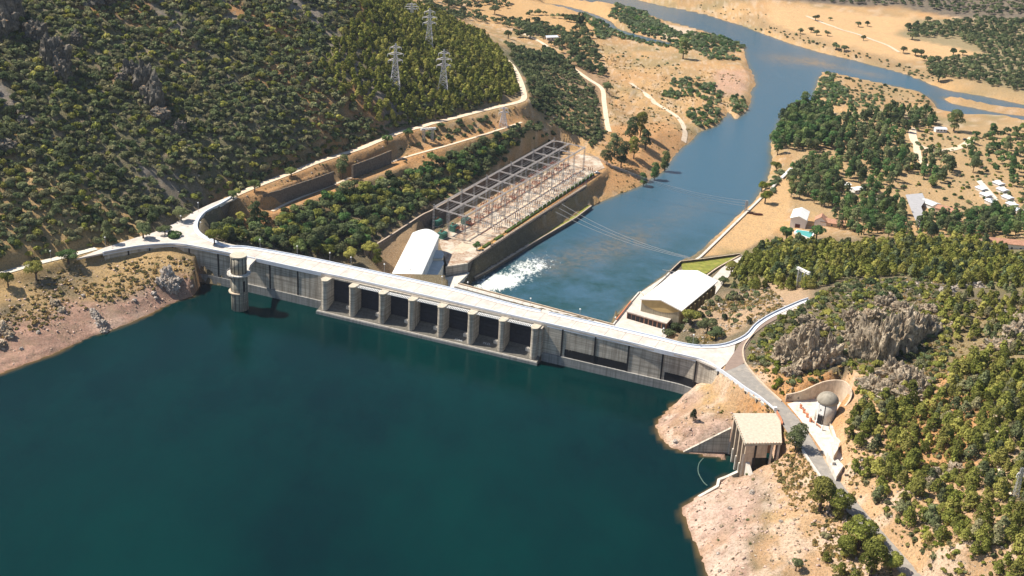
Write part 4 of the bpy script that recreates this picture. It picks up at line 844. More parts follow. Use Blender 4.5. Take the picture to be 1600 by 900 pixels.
for k in range(n+1):
    a = pw*k/n; zt = np.interp(a, [0, pk_, pw], [ZP-.95, ZP+1.5, ZP-1.9]); vs.append(q4(a, -.15, zt)); vs.append(q4(a, -.15, ZP-2.2-3.2*math.sin(math.pi*k/n)**.8))
for k in range(n+1): vs.append(tuple(np.array(vs[2*k+1])+np.array([pdir[0]*.14, pdir[1]*.14, 0])))
gp.add(vs, [(2*k+1, 2*k+3, 2*k+2, 2*k) for k in range(n)]+[(2*k+1, 2*(n+1)+k, 2*(n+1)+k+1, 2*k+3) for k in range(n)]); gp.build('gable_panel', 'tan', hr)
for k in range(8):
    l = 3+k*(pl-4)/8; mb = MB(); mb.prism([q4(pw, l, 0)[:2], q4(pw+2.6, l, 0)[:2], q4(pw+2.6, l+1.6, 0)[:2], q4(pw, l+3.5, 0)[:2]], -18, ZP-2.6); mb.build('side_buttress', 'olive', hr)
fb = thing('forebuilding', (*W(990, 490, -10), -14.5), 'long low flat roofed building with dark openings in front of the turbine hall', 'building')
FP = [W(*p, -10.) for p in [(978, 486), (1004, 478.5), (1052, 495), (1042, 505)]]
MB().prism([tuple(p) for p in FP], -10.6, -10).build('roof', 'deck', fb); C_ = sum(FP)/4; FI = [C_+(p-C_)*.95 for p in FP]
MB().prism([tuple(p) for p in FI], -14.6, -10.62).build('wall', 'tile', fb)
for k in range(9):
    a = FI[0]+(FI[3]-FI[0])*(k/9+.015); b2 = FI[0]+(FI[3]-FI[0])*(k/9+(.10 if k > 2 else .112)); nn_ = np.array([-.3, -.9])*.12
    MB().prism([tuple(a), tuple(b2), tuple(b2+nn_), tuple(a+nn_)], -14.3, -11.2).build('opening', 'dark', fb)
sheet('yard_paving', [W(*p, -14.3) for p in [(957, 508), (1000, 457), (1045, 427), (1070, 420), (1112, 435), (1128, 418), (1160, 398), (1167, 402), (1145, 424), (1128, 445), (1110, 470), (1095, 470), (1050, 515), (1020, 550), (955, 545)]], -14.4, 'deck')
yw = thing('yard_wall', (*W(958, 507, -14.5), -14.5), 'pale river wall with a red painted coping around the powerhouse yard', 'wall')
yp = [W(*p, -14.5) for p in [(957, 508), (985, 472), (997, 458), (1001, 457), (1005, 463), (1015, 455), (1034, 438), (1047, 425)]]
MB().wall([tuple(p) for p in yp], .8, -28, -13.7, left=False).build('wall_face', 'conc', yw)
MB().wall([tuple(p) for p in [W(962, 502, -14.5), W(985, 473, -14.5)]], .5, -13.68, -13.2, left=False).build('red_coping', 'orange', yw)
sheet('lawn', [W(*p, -14.5) for p in [(1064, 410), (1156, 397), (1150, 402), (1122, 416), (1100, 430), (1090, 432), (1066, 422)]], -14.3, 'lawn')
lw = thing('lawn_wall', (*W(1064, 408, -15), -14.5), 'dark topped retaining wall enclosing the lawn above the river', 'wall')
MB().wall([tuple(W(*p, -13.0)) for p in [(1047, 424), (1064, 408), (1100, 404), (1157, 396)]], .7, -28, -13.0, left=True).build('wall_face', 'stone', lw); MB().wall([tuple(W(*p, -12.7)) for p in [(1047, 424), (1064, 408), (1100, 404), (1157, 396)]], .5, -12.98, -12.7, left=True).build('coping', 'conc_warm', lw)
kk = thing('kerb_wall', (*W(1122, 416, -14.5), -14.5), 'curved low tan kerb wall between the lawn and the powerhouse lane', 'wall'); MB().wall([tuple(p) for p in smooth_line([W(*p, -14) for p in [(1157, 398), (1122, 417), (1102, 431), (1092, 434), (1085, 432)]], 4)], .8, -16, -13.7).build('kerb', 'conc_warm', kk)
rb = thing('embankment_wall', (*W(1093, 401, -20), -25), 'long straight pale river wall along the dry field on the right bank', 'wall')
MB().wall([tuple(W(*p, -20)) for p in [(1083, 408), (1093, 401), (1182, 315), (1197, 300)]], 1.6, -28, -19.4, left=False).build('wall_face', 'conc', rb)
rb2 = thing('embankment_wall', (*W(1220, 278, -20), -25), 'short separate pale wall at the riverside beyond the yellow tree', 'wall'); MB().wall([tuple(W(*p, -19.5)) for p in [(1219, 278), (1234, 263)]], 2.2, -24, -18.8, left=False).build('wall_face', 'white', rb2)
MB().wall([tuple(W(*p, -19.5)) for p in [(1203, 295), (1212, 285)]], 1.8, -24, -18.9, left=False).build('wall_face', 'conc', rb2)
mst = thing('mooring_mast', (*W(1040, 438, -14.5), -14.5), 'thin grey T shaped mast on the river wall beside the turbine hall roof', 'mast'); x, y = W(1040, 438, -14.5)
MB().bar((x, y, -14.5), (x, y, -8), .12).build('pole', 'steel', mst); MB().bar((x-2.5, y+.8, -8), (x+7, y-2.4, -8), .12).build('crossarm', 'steel', mst)
# ------------------------------------------------------------ gatehouse on right shore
gh = thing('gatehouse', (*W(1165, 690, 20), 0), 'concrete gatehouse with a flat slab roof on tall piers over the water', 'gatehouse')
G = [W(*p, 20) for p in [(1145, 645.5), (1219, 645.5), (1222, 692), (1164, 693)]]
MB().prism([tuple(p) for p in G], 19.0, 20.0).build('roof_slab', 'caprock', gh)
C_ = sum(G)/4; 
for k in range(5):
    t_ = k/4; p = G[0]+(G[3]-G[0])*t_; inw = (G[1]-G[0]); inw /= np.linalg.norm(inw); al = (G[3]-G[0])/np.linalg.norm(G[3]-G[0]); a = p+inw*.6+al*(.2 if k < 4 else -1.)
    MB().prism([tuple(a), tuple(a+al*1.1), tuple(a+al*1.1+inw*3.4), tuple(a+inw*3.4)], -8, 18.98).build('pier', 'conc_warm', gh)
    MB().prism([tuple(a+inw*-.5), tuple(a+al*.8+inw*-.5), tuple(a+al*.8), tuple(a)], -8, 6+k*.4).build('trash_rack_guide', 'conc', gh)
a = G[0]+inw*4.6; b2 = G[3]+inw*4.6
MB().prism([tuple(a), tuple(b2), tuple(b2+inw*.8), tuple(a+inw*.8)], -8, 18.9).build('back_wall', 'dark', gh)
MB().prism([tuple(G[3]-al*1.0+inw*4), tuple(G[3]-al*.2+inw*4), tuple(G[3]-al*.2+inw*10), tuple(G[3]-al*1+inw*10)], 13, 18.9).build('side_panel', 'conc_warm', gh)
for k in (11.5, 14.5): MB().prism([tuple(G[3]-al*1.4+inw*k), tuple(G[3]-al*.5+inw*k), tuple(G[3]-al*.5+inw*(k+.9)), tuple(G[3]-al*1.4+inw*(k+.9))], 8, 18.95).build('side_column', 'conc', gh)
ra = MB()
for e in ((G[0], G[3]), (G[3], G[2])):
    for k in range(14): p = e[0]+(e[1]-e[0])*k/13; ra.bar((*p, 20), (*p, 20.35), .12)
ra.build('roof_edge_studs', 'orange', gh)
wl1 = thing('wing_wall', (*W(1068, 707, 0), 0), 'sloping grey concrete wing wall running down into the water beside the gatehouse', 'wall')
pA = W(1068, 707, 0.); pB = G[0]+al*.5+inw*.2; 
mb = MB(); mb.wall([tuple(pA), tuple(pA+(pB-pA)*.5), tuple(pB)], 1.1, -8, [.2, 6.5, 12.8], left=True); mb.build('wall_face', 'dam', wl1)
wl2 = thing('wing_wall', (*W(1160, 740, 2), 0), 'stepped pale concrete ramp wall below the near corner of the gatehouse', 'wall')
pC = G[3]+inw*1.2; pD = W(1158, 705, 14)
MB().wall([tuple(pC), tuple(W(1163, 716, 12)), tuple(W(1172, 745, 8)), tuple(W(1180, 770, 6))], 1.6, -8, [15, 12, 8, 6.2], left=True).build('wall_face', 'conc', wl2)
MB().wall([tuple(W(1157, 737, 1.8)), tuple(W(1135, 743, 1.8)), tuple(W(1121, 748, 1.8)), tuple(W(1119, 757, 1.8)), tuple(W(1090, 774, .6))], 1.3, -8, [3.4, 1.9, 1.8, 1.5, .5], left=True).build('low_apron_wall', 'conc', wl2)
boom = thing('floating_boom', (*W(1095, 740, 0), 0), 'curved pale floating boom on the water beside the gatehouse', 'boom')
bp = smooth_line([W(*p, 0) for p in [(1099, 716), (1092, 725), (1091, 738), (1098, 752), (1105, 759)]], 6); mb = MB()
for p, q_ in zip(bp[:-1], bp[1:]): mb.bar((*p, .05), (*q_, .05), .16)
M['boom'] = plain('boom_rubber', (.10, .15, .12), .6, .2, 1); mb.build('boom_float', 'boom', boom)
# ------------------------------------------------------------ right road
rm = MB(); nL = min(len(RTL), len(RTR)); 
sheet('right_bank_road', list(RTL[2:])+list(RTR[4:][::-1]), 20.02, 'asphalt'); sheet('junction_asphalt', [W(*p, 20) for p in [(1147, 551), (1155, 538), (1175, 518), (1200, 495), (1212, 490), (1222, 494), (1196, 508), (1178, 522), (1164, 545), (1165, 566), (1150, 574), (1131, 581), (1134, 570)]], 20.03, 'asphalt2')
sheet('junction_ramp', [W(*p, 20) for p in [(1163, 527), (1205, 493), (1262, 468), (1266, 472), (1222, 494), (1190, 505), (1160, 534)]], 20.015, 'deck')
def lane(pts, w_, mat, name):
    P = smooth_line([W3(*p, 20.04) for p in pts], 6); mb = MB(); mb.wall([(p[0], p[1]) for p in P], w_, 20.03, 20.045); tag(mb.build(name, mat), kind='structure')
kb = thing('road_kerb', (*W(1190, 597, 20), 20), 'pale curved kerb wall on the hill side of the road junction', 'kerb')
MB().wall([tuple(p) for p in smooth_line([W(*p, 20) for p in [(1178, 522), (1164, 540), (1162, 555), (1168, 572), (1190, 598), (1222, 627.5)]], 5)], .6, 19, 20.6, left=False).build('kerb_wall', 'conc_warm', kb)
kb2 = thing('road_kerb', (*W(1260, 720, 20), 20), 'low white parapet on the shore side of the right bank road past the leaning tree', 'kerb')
MB().wall([tuple(W(*p, 20)) for p in [(1252, 704), (1266, 726), (1282, 749)]], .8, 18, 20.8, left=True).build('parapet', 'conc', kb2)
p = W(1211, 641, 20); MB().box((p[0], p[1], 19.5), 1.3, 1.3, 2.2).build('end_post', 'white', dam)
og = thing('guard_rail', (*W(1216, 650, 20), 20), 'short orange guard rail between the gatehouse roof and the road', 'guard rail'); mb = MB()
mb.wall([tuple(W(1213, 645, 20)), tuple(W(1219, 656, 20)), tuple(W(1222, 664, 20))], .35, 20, 21.1); mb.build('rail', 'orange', og)
# ------------------------------------------------------------ domed tower and apse wall
dt = thing('domed_tower', (*TC, 20), 'squat white cylinder tower with a grey concrete dome beside the right bank road', 'tower')
MB().lathe((*TC, 20), [(4.35, -1), (4.35, 9.4)], 40).build('drum', 'conc', dt, True)
MB().lathe((*TC, 29.4), [(4.5, 0)]+[(4.7*math.cos(a), .2+4.0*math.sin(a)) for a in np.linspace(0, 1.5, 10)], 40).build('dome', 'dome', dt, True)
def dtb(a, w_, z, h, name, mat, th=.35):
    x, y = TC[0]+4.35*math.cos(a), TC[1]+4.35*math.sin(a); MB().box((x, y, z), th, w_, h, a).build(name, mat, dt)
dtb(-2.35, 3.4, 24.6, 4.2, 'sign_panel', 'white'); dtb(-2.35, 2.4, 20, 4., 'doorway', 'dark', .2); dtb(-2.62, .5, 20, 9.2, 'door_jamb', 'white', .7); dtb(-1.98, .35, 20, 9, 'door_jamb', 'dark', .5)
cu = bpy.data.curves.new('t', 'FONT'); cu.body = 'P'; cu.size = 1.9; ob = bpy.data.objects.new('t', cu); COL.objects.link(ob); me = bpy.data.meshes.new_from_object(ob.evaluated_get(bpy.context.evaluated_depsgraph_get())); bpy.data.objects.remove(ob)
a = -2.35; base = np.array([math.cos(a), math.sin(a)])*(4.35+.2); tgn = np.array([-math.sin(a), math.cos(a)])
for v in me.vertices: x, y = v.co.x-.5, v.co.y; v.co = (base[0]+tgn[0]*x, base[1]+tgn[1]*x, 5.8+y)
me.materials.append(M['dark']); o = bpy.data.objects.new('painted_mark', me); COL.objects.link(o); o.parent = dt
ap = thing('apse_wall', (*W(1229, 632, 20), 20), 'tall curved concrete wall wrapping behind the domed tower', 'wall')
apx = [(1229, 617, 23.), (1253, 611.5, 24.8), (1285, 597.5, 28), (1308, 594, 30), (1322, 598, 30.5), (1329, 611, 30), (1326, 624, 28.5), (1316, 637, 26.), (1306, 646, 23.5), (1298, 657, 21.8), (1297, 668, 21.2), (1303, 684, 21.2)]
apw = smooth_line([W3(*p) for p in apx], 4); MB().wall([(p[0], p[1]) for p in apw], .7, 17, [p[2] for p in apw], left=True).build('wall_face', 'conc_warm', ap)
sheet('tower_forecourt', [W(*p, 20) for p in [(1230, 631), (1262, 622), (1312, 615), (1320, 630), (1296, 655), (1295, 670), (1320, 715), (1300, 728), (1275, 690), (1250, 655)]], 20.01, 'conc')
ob_ = MB(); bl = thing('bollard_row', (*W(1255, 645, 20), 20), 'row of orange and white bollards linked in front of the domed tower', 'bollards')
for px, py in [(1251, 638), (1256, 645), (1261, 652), (1266, 659)]:
    x, y = W(px, py, 20); MB().box((x, y, 20), .8, .8, 1.9, .8).build('bollard', 'orange', bl)
for px, py in [(1265, 657), (1274, 664), (1284, 672), (1249, 636)]:
    x, y = W(px, py, 20); MB().box((x, y, 20), .6, .6, 2.3, .8).build('post', 'white', bl)
mb = MB()
pr = [W(*p, 20) for p in [(1249, 636), (1265, 657), (1274, 664), (1284, 672)]]
for p, q_ in zip(pr[:-1], pr[1:]): mb.bar((*p, 21), (*q_, 21), .15)
mb.build('cross_rail', 'orange', bl)
rp = thing('roadside_wall', (*W(1306, 720, 20), 20), 'broken pale roadside wall panels leading away from the domed tower', 'wall')
MB().wall([tuple(W(*p, 21)) for p in [(1297, 668), (1303, 686), (1312, 694)]], 1.0, 19, 22., left=True).build('wall_panel', 'conc', rp); 
MB().wall([tuple(W(*p, 20)) for p in [(1290, 718), (1299, 734)]], 1., 19, 23.5, left=True).build('wall_panel', 'conc', rp)
MB().prism([tuple(W(*p, 23)) for p in [(1300, 690), (1312, 690), (1309, 702), (1303, 712)]], 18, 23).build('wall_block', 'conc', rp); MB().prism([tuple(W(*p, 22)) for p in [(1297, 725), (1309, 718), (1318, 728), (1307, 745)]], 18, 22.2).build('wall_block', 'conc', rp)
# graffiti scribbles on apse wall left end: dark strokes
gm = MB()
for k in range(14):
    t_ = .04+k*.013; i_ = int(t_*len(apw)*4) if False else None
    a_ = np.array(apw[0][:2]); b_ = np.array(apw[4][:2]); p = a_+(b_-a_)*(.1+k*.06); d_ = (b_-a_)/np.linalg.norm(b_-a_); nn_ = np.array([d_[1], -d_[0]])*.06
    p = p+nn_; gm.bar((*p, 20.8+random.uniform(0, .5)), (*(p+d_*random.uniform(-.3, .5)), 21.8+random.uniform(0, .7)), .09)
gm.build('graffiti', 'dark', ap)
# ------------------------------------------------------------ pylons
def pylon(px, py, h, lab, w=3., arms=((.62, 5), (.76, 5.5), (.9, 4)), mat='pyl', th=1.25):
    b_ = hit3(px, py); x, y, z = b_; z -= .3; o = thing('lattice_pylon', (x, y, z), lab, 'pylon'); mb = MB(); n = 9; r = .10*th
    wd = lambda t: w*(1-t)**1.25+.35
    def c(t, i): dx, dy = ((-1, -1), (1, -1), (1, 1), (-1, 1))[i]; return (x+dx*wd(t), y+dy*wd(t), z+h*t)
    ts = [1-(1-k/n)**1.15 for k in range(n+1)]
    for i in range(4):
        for k in range(n):
            mb.bar(c(ts[k], i), c(ts[k+1], i), r*1.2); mb.bar(c(ts[k], i), c(ts[k+1], (i+1) % 4), r*.7); mb.bar(c(ts[k], (i+1) % 4), c(ts[k+1], i), r*.7); mb.bar(c(ts[k], i), c(ts[k], (i+1) % 4), r*.7)
    mb.build('tower_frame', mat, o)
    for t, L in arms:
        for s_ in (-1, 1):
            am = MB(); q_ = (x+s_*L, y+s_*L*.3, z+h*t+.3); 
            for i in ((1, 2) if s_ > 0 else (0, 3)): am.bar(c(t, i), q_, r); am.bar(c(min(t+.05, 1), i), q_, r)
            a_ = am.build('crossarm', 'pyl', o); im = MB(); im.lathe((q_[0], q_[1], q_[2]-1.8), [(.12, 0), (.22, .4), (.1, .8), (.22, 1.2), (.1, 1.8)], 6); im.build('insulator', 'white', a_)
    return (x, y, z+h)
pylon(617, 138, 33, 'tall lattice pylon standing alone in the shrubs left of the pine plantation', 3.4); pylon(692, 143, 32, 'tall lattice pylon on the bare patch between the pines above the road', 3.4)
pylon(670, 74, 31, 'tall lattice pylon high on the hill, beyond the pylon on the bare patch', 3.0); pylon(643, 30, 14, 'small faint lattice pylon near the hilltop, farthest up the line', 2.)
pylon(786, 197, 15, 'squat grey lattice pylon on the terrace below the hillside road', 2.8, ((.7, 3.5), (.9, 3)))
pylon(1586, 778, 13, 'short thin lattice pylon among pines near the right edge', .7, ((.8, 1.5),), 'steel', .55)
def portal(px1, py1, px2, py2, h, lab):
    a = hit3(px1, py1); b2 = hit3(px2, py2); o = thing('portal_pylon', tuple(a), lab, 'pylon'); z1 = max(a[2], b2[2])+h
    for p in (a, b2): mb = MB(); lattice_col(mb, p[0], p[1], p[2]-.5, z1, .8, .12); mb.build('lattice_leg', 'steel', o)
    mb = MB(); d = (b2-a)/np.linalg.norm(b2-a); lattice_beam(mb, (a[0]-d[0]*2.5, a[1]-d[1]*2.5, z1), (b2[0]+d[0]*2.5, b2[1]+d[1]*2.5, z1), .5, .12); mb.build('top_beam', 'white', o); return z1
portal(662, 221, 675, 220, 9, 'white portal pylon with two lattice legs below the hillside road'); portal(1246, 450, 1256, 450, 9.5, 'white portal pylon with two lattice legs in the pines above the right bank')
pk2 = hit3(1165, 330); o = thing('line_post', tuple(pk2), 'short grey line post with crossarms at the edge of the dry field', 'pylon'); mb = MB(); lattice_col(mb, pk2[0], pk2[1], pk2[2]-.3, pk2[2]+8, .7, .12); mb.build('post', 'steel', o)
mb = MB()
for zz in (4, 6, 8): mb.bar((pk2[0]-3, pk2[1], pk2[2]+zz), (pk2[0]+.6, pk2[1], pk2[2]+zz), .15)
mb.build('crossarm', 'steel', o)
def cable(p, q_, sag, lab, g): 
    mb = MB(); n = 24; p = np.array(p); q_ = np.array(q_); P = [p+(q_-p)*k/n-np.array([0, 0, sag*4*(k/n)*(1-k/n)]) for k in range(n+1)]
    for a_, b_ in zip(P[:-1], P[1:]): mb.bar(a_, b_, .085)
    tag(mb.build('power_cable', 'steel'), lab, 'power cable', g)
for k in range(3):
    cable((*W(868+k*5, 331-k*6, -8), -8), (*W(1083-k*4, 405-k*2, -14), -14), 4, 'thin pale power cable strung low across the river to the lawn corner', 'lower power cables over the river')
    cable((*gy(28+k*2, gLn-8), 3), (pk2[0]-2, pk2[1], pk2[2]+4+2*k), 6, 'thin pale power cable crossing from the gantry to the field line post', 'upper power cables over the river')
# ------------------------------------------------------------ houses
def house(px, py, L, Wd, H, ang, lab, wallm='white', roofm='tile', gable=1.4, door=None, name='house', nwin=3, cat='house', clear=0):
    global OCC
    x, y, z = hit3(px, py); z -= .2; OCC = np.minimum(OCC, np.hypot(GX-x, GY-y)-.55*L)
    if clear: OCC = np.minimum(OCC, sdist([(x-L/2, y), (x+L/2, y), (x+L/2, y-clear), (x-L/2, y-clear)], GX, GY))
    o = thing(name, (x, y, z), lab, cat); ca, sa = math.cos(ang), math.sin(ang); R = lambda a, b_, h: (x+a*ca-b_*sa, y+a*sa+b_*ca, z+h)
    l, w_ = L/2, Wd/2; vs = [R(-l, -w_, -1), R(l, -w_, -1), R(l, w_, -1), R(-l, w_, -1), R(-l, -w_, H), R(l, -w_, H), R(l, w_, H), R(-l, w_, H), R(-l, 0, H+gable), R(l, 0, H+gable)]
    MB().add(vs, [(0, 1, 5, 4), (2, 3, 7, 6), (1, 2, 6, 9, 5), (3, 0, 4, 8, 7), (4, 5, 9, 8), (6, 7, 8, 9)]).build('wall', wallm, o)
    e = .5; g2 = H+gable+.12; hh = H-.15; rv = []
    for th in (0, .22): rv += [R(-l-e, -w_-e, hh+th), R(l+e, -w_-e, hh+th), R(l+e, 0, g2+th), R(-l-e, 0, g2+th), R(l+e, w_+e, hh+th), R(-l-e, w_+e, hh+th)]
    MB().add(rv, [(6, 7, 8, 9), (9, 8, 10, 11), (3, 2, 1, 0), (5, 4, 2, 3), (0, 1, 7, 6), (4, 5, 11, 10), (1, 2, 8, 7), (2, 4, 10, 8), (3, 0, 6, 9), (5, 3, 9, 11)]).build('roof', roofm, o)
    for k in range(nwin):
        a = -l+L*(k+.7)/(nwin+.4)
        for s_ in (-1,):
            mb = MB(); p = R(a, s_*(w_+.03), 1.2); mb.box(p, 1.2, .1, 1.3, ang); mb.build('window', 'glass', o)
    if door:
        p = R(-l-.06, 0, -.2) if door == 'end' else R(0, -w_-.06, -.2); mb = MB(); mb.box(p, .15 if door == 'end' else 1.2, 3.4 if door == 'end' else .15, min(H-.8, 3.6), ang); mb.build('door', 'rustboat', o)
    return o
aw = math.atan2(*(W(1256, 318, -15)-W(1245, 348, -15))[::-1])
house(1248, 350, 19, 10.5, 7, aw, 'white gabled warehouse with a dark red door beside the riverside grove', 'white', 'whiteroof', 2.0, 'end', 'warehouse', 0, 'warehouse', 10)
house(1282, 351, 8, 8, 4, aw, 'small white house with a steep red gable right of the warehouse', 'white', 'tile', 3., None); house(1300, 352, 15, 9, 3.2, aw-1.57, 'long low tiled house joined behind the steep gabled one', 'conc_warm', 'tile', 1.2)
house(1578, 388, 30, 8, 4.5, -.12, 'long white house with a faded tile roof on the right edge ridge', 'white', 'tile', 1.8, None, nwin=5, clear=16); house(1452, 322, 12, 9, 3, aw+.9, 'pale roofed hall beside the white court in the park', 'white', 'tealroof', 1., None)
house(1480, 332, 15, 9, 3, aw+1.2, 'brown tiled hall behind bushes in the park', 'conc_warm', 'tile', 1., None); house(1338, 300, 9, 6, 3, .5, 'little white cabin between the grove trees', 'white', 'white', .8, None, name='cabin', cat='cabin')
house(1318, 292, 9, 5, 2.6, .3, 'white roofed cabin nearer the river in the grove clearing', 'white', 'white', .5, None, name='cabin', cat='cabin'); house(1468, 205, 10, 7, 3, .1, 'small grey roofed shed beside the big round tree', 'white', 'walk', .6, None, name='shed', cat='shed')
house(1364, 316, 7, 5, 2.6, .8, 'tiny pale hut beside the grove path', 'white', 'caprock', .8, None, name='hut', cat='hut'); house(861, 62, 13, 7, 3.5, .4, 'grey roofed farmhouse among oaks on the far plain', 'conc', 'walk', 1, None, name='farmhouse', cat='farmhouse')
for i, (px, py) in enumerate([(1533, 298), (1540, 308), (1548, 318), (1560, 290), (1566, 300), (1574, 312), (1581, 323), (1588, 331)]):
    house(px, py, 7, 6, 2.4, aw+.75, 'flat pale holiday bungalow of the %s park row, %s' % (('left' if i < 3 else 'right'), ('farthest up the row', 'in the middle of the row', 'nearest end of the row')[i if i < 3 else (0 if i == 3 else 1 if i < 7 else 2)]) if i not in (4, 5, 6) else 'flat pale holiday bungalow mid way down the right row of the park', 'conc', 'walk', .4, None, name='bungalow', nwin=1, cat='bungalow')['group'] = 'bungalows in the riverside park'
def gsheet(name, pts, mat, dz=.3):
    P = [hit3(*p) for p in pts]; z = max(p[2] for p in P)+dz; return sheet(name, [p[:2] for p in P], z, mat)
gsheet('court', [(1413, 312), (1440, 308), (1445, 320), (1438, 330), (1448, 352), (1435, 356), (1425, 340)], 'court')
gsheet('park_lane', [(1525, 285), (1533, 283), (1560, 312), (1553, 316)], 'gravelwhite'); gsheet('park_lane', [(1555, 283), (1562, 282), (1595, 330), (1586, 335)], 'gravelwhite')
pl_ = thing('swimming_pool', tuple(hit3(1255, 369)), 'small turquoise swimming pool in front of the warehouse', 'swimming pool'); P = [hit3(*p) for p in [(1239, 372), (1243, 366), (1272, 367), (1268, 374)]]; zz = max(p[2] for p in P)
MB().prism([tuple(p[:2]) for p in P], zz-1, zz+.35).build('pool_edge', 'white', pl_); C_ = sum(P)/4; MB().prism([tuple((C_+(p-C_)*.88)[:2]) for p in P], zz, zz+.38).build('pool_water', 'pool', pl_)
for px, py, lb, r in ((1172, 334, 'small dark upturned boat on the dry field', 1.6), (1184, 336, 'larger rusty brown boat hull lying on the dry field', 2.4)):
    x, y, z = hit3(px, py); o = thing('beached_boat', (x, y, z), lb, 'boat'); vs = []; n = 9
    for k in range(n):
        t_ = k/(n-1)*2-1; wv_ = r*.45*(1-t_*t_)**.6+.02
        vs += [(x+t_*r*1.5, y-wv_, z+1.1), (x+t_*r*1.5, y-wv_*.6, z+.1), (x+t_*r*1.5, y+wv_*.6, z+.1), (x+t_*r*1.5, y+wv_, z+1.1)]
    MB().add(vs, [(4*k+j, 4*k+j+1, 4*k+5+j, 4*k+4+j) for k in range(n-1) for j in range(3)]).build('hull', 'rustboat', o); MB().box((x, y, z+.8), .5, r*.8, .12).build('thwart', 'bark', o)
def car(px, py, ang, lab, mat):
    x, y, z = hit3(px, py); z = max(z, float(hgt(x, y)))+.12; o = thing('parked_car', (x, y, z), lab, 'car'); ca, sa = math.cos(ang), math.sin(ang); R = lambda a, b_, h: (x+a*ca-b_*sa, y+a*sa+b_*ca, z+h)
    def hull(pr, w1, name, m_):
        vs = [R(a, -w1, h) for a, h in pr]+[R(a, w1, h) for a, h in pr]; n = len(pr); MB().add(vs, [tuple(range(n)), tuple(range(2*n-1, n-1, -1))]+[(i, n+i, n+(i+1) % n, (i+1) % n) for i in range(n)]).build(name, m_, o)
    hull([(-2.1, .35), (2.1, .35), (2.1, .75), (1.2, .95), (-2.0, .98), (-2.15, .7)], .85, 'body', mat); hull([(-1.8, .98), (1.0, .96), (.4, 1.42), (-1.2, 1.45)], .72, 'cabin', 'glass'); hull([(-1.2, 1.45), (.4, 1.43), (.35, 1.5), (-1.15, 1.52)], .68, 'roof', mat)
    for a in (-1.35, 1.35):
        for s_ in (-1, 1): p = R(a, s_*.8, .34); mb = MB(); mb.bar(R(a, s_*.7, .34), R(a, s_*.88, .34), .3); mb.build('wheel', 'dark', o)
car(933, 271, .6, 'white parked car at the far end of the switchyard', 'white'); car(1508, 219, .3, 'dark parked car on the grove track', 'gate')
# ------------------------------------------------------------ rocks
def rock(bm_list, c, r, seed, sq=(1, 1, 1), sub=4, cliff=False, ang=0):
    bm = bmesh.new(); bmesh.ops.create_icosphere(bm, subdivisions=sub, radius=1); off = Vector((seed*7.3, seed*3.1, seed*1.7)); ca, sa = math.cos(ang), math.sin(ang)
    for v in bm.verts:
        p = v.co.copy(); w = mn.voronoi(p*1.7+off)[0]; d = .72+.58*(w[1]-w[0])+.22*mn.noise(p*1.1+off)
        w2 = mn.voronoi(Vector((p.x*5, p.y*5, p.z*2.4))+off)[0]; d += .26*(w2[1]-w2[0])-.09; d += .09*mn.fractal(p*7+off, .7, 2.2, 4)
        q_ = p*d*r; qx, qy, qz = q_.x*sq[0], q_.y*sq[1], q_.z*sq[2]; v.co = (c[0]+qx*ca-qy*sa, c[1]+qx*sa+qy*ca, c[2]+qz)
    n = len(bm.verts); bm.verts.index_update(); bm_list.add([tuple(v.co) for v in bm.verts], [tuple(v.index for v in f.verts) for f in bm.faces]); bm.free()
def outcrop(parts, lab, mat='rock', name='rock_outcrop', cat='rock', group=None, sub=4, dz=-.25):
    mb = MB(); c0 = None
    for i, (px, py, r, *sq) in enumerate(parts):
        h = hit3(px, py); s_ = sq[0] if sq else (1, 1, .9); c = (h[0], h[1], h[2]+r*dz+r*.3); c0 = c0 or tuple(h); rock(mb, c, r, random.uniform(0, 50), s_, sub, ang=random.uniform(-.5, .5))
    o = mb.build(name, mat); L = Vector(c0); 
    for v in o.data.vertices: v.co -= L
    o.location = L; tag(o, lab, cat, group); return o
outcrop([(1352, 556, 9, (1, .7, 2.3)), (1376, 562, 10, (.9, .7, 2.5)), (1402, 548, 10, (1, .7, 2.3)), (1428, 530, 8, (1, .8, 1.9)), (1447, 522, 7, (1, .9, 1.5)), (1336, 530, 7, (1, .8, 1.6)), (1365, 505, 7, (1.3, .8, 1.3)), (1410, 490, 6, (1.4, .8, 1.2)), (1385, 480, 6, (1.3, .8, 1.2)), (1330, 500, 5, (1.2, .8, 1.2)), (1450, 490, 5, (1.2, .8, 1.1))], 'largest weathered grey crag with a sheer shaded face above the road', sub=5)
outcrop([(1228, 548, 6, (1, .8, 1.4)), (1246, 562, 8, (1, .8, 1.9)), (1268, 570, 9, (1, .8, 1.9)), (1292, 566, 8, (1.1, .8, 1.7)), (1230, 560, 7, (1, .8, 1.7)), (1250, 528, 6, (1.1, .8, 1.3)), (1275, 522, 6, (1.2, .8, 1.3)), (1262, 505, 5, (1.2, .8, 1.1)), (1238, 585, 5, (1.2, .8, 1.1)), (1219, 562, 5)], 'rugged tan and grey crag directly above the road bend', sub=5)
outcrop([(1385, 618, 6, (1.2, .8, 1.1)), (1410, 606, 7, (1.1, .8, 1.4)), (1432, 600, 6, (1.1, .8, 1.2)), (1395, 590, 7, (1.2, .8, 1.3)), (1368, 608, 6, (1.2, .8, 1.2)), (1422, 622, 6, (1.3, .8, 1.1)), (1440, 612, 5, (1, .8, 1.2))], 'jagged grey outcrop just beyond the domed tower', sub=5)
outcrop([(1480, 455, 4, (1.5, .8, .7)), (1500, 450, 4, (1.6, .8, .6)), (1525, 448, 4, (1.5, .8, .7))], 'low pale rock ledge on the ridge right of the great crag', 'rockw'); outcrop([(1560, 545, 7, (1.2, .8, .9)), (1585, 525, 7, (1, .8, 1.1)), (1600, 505, 6)], 'slanting grey rock rib near the right edge above the pines')
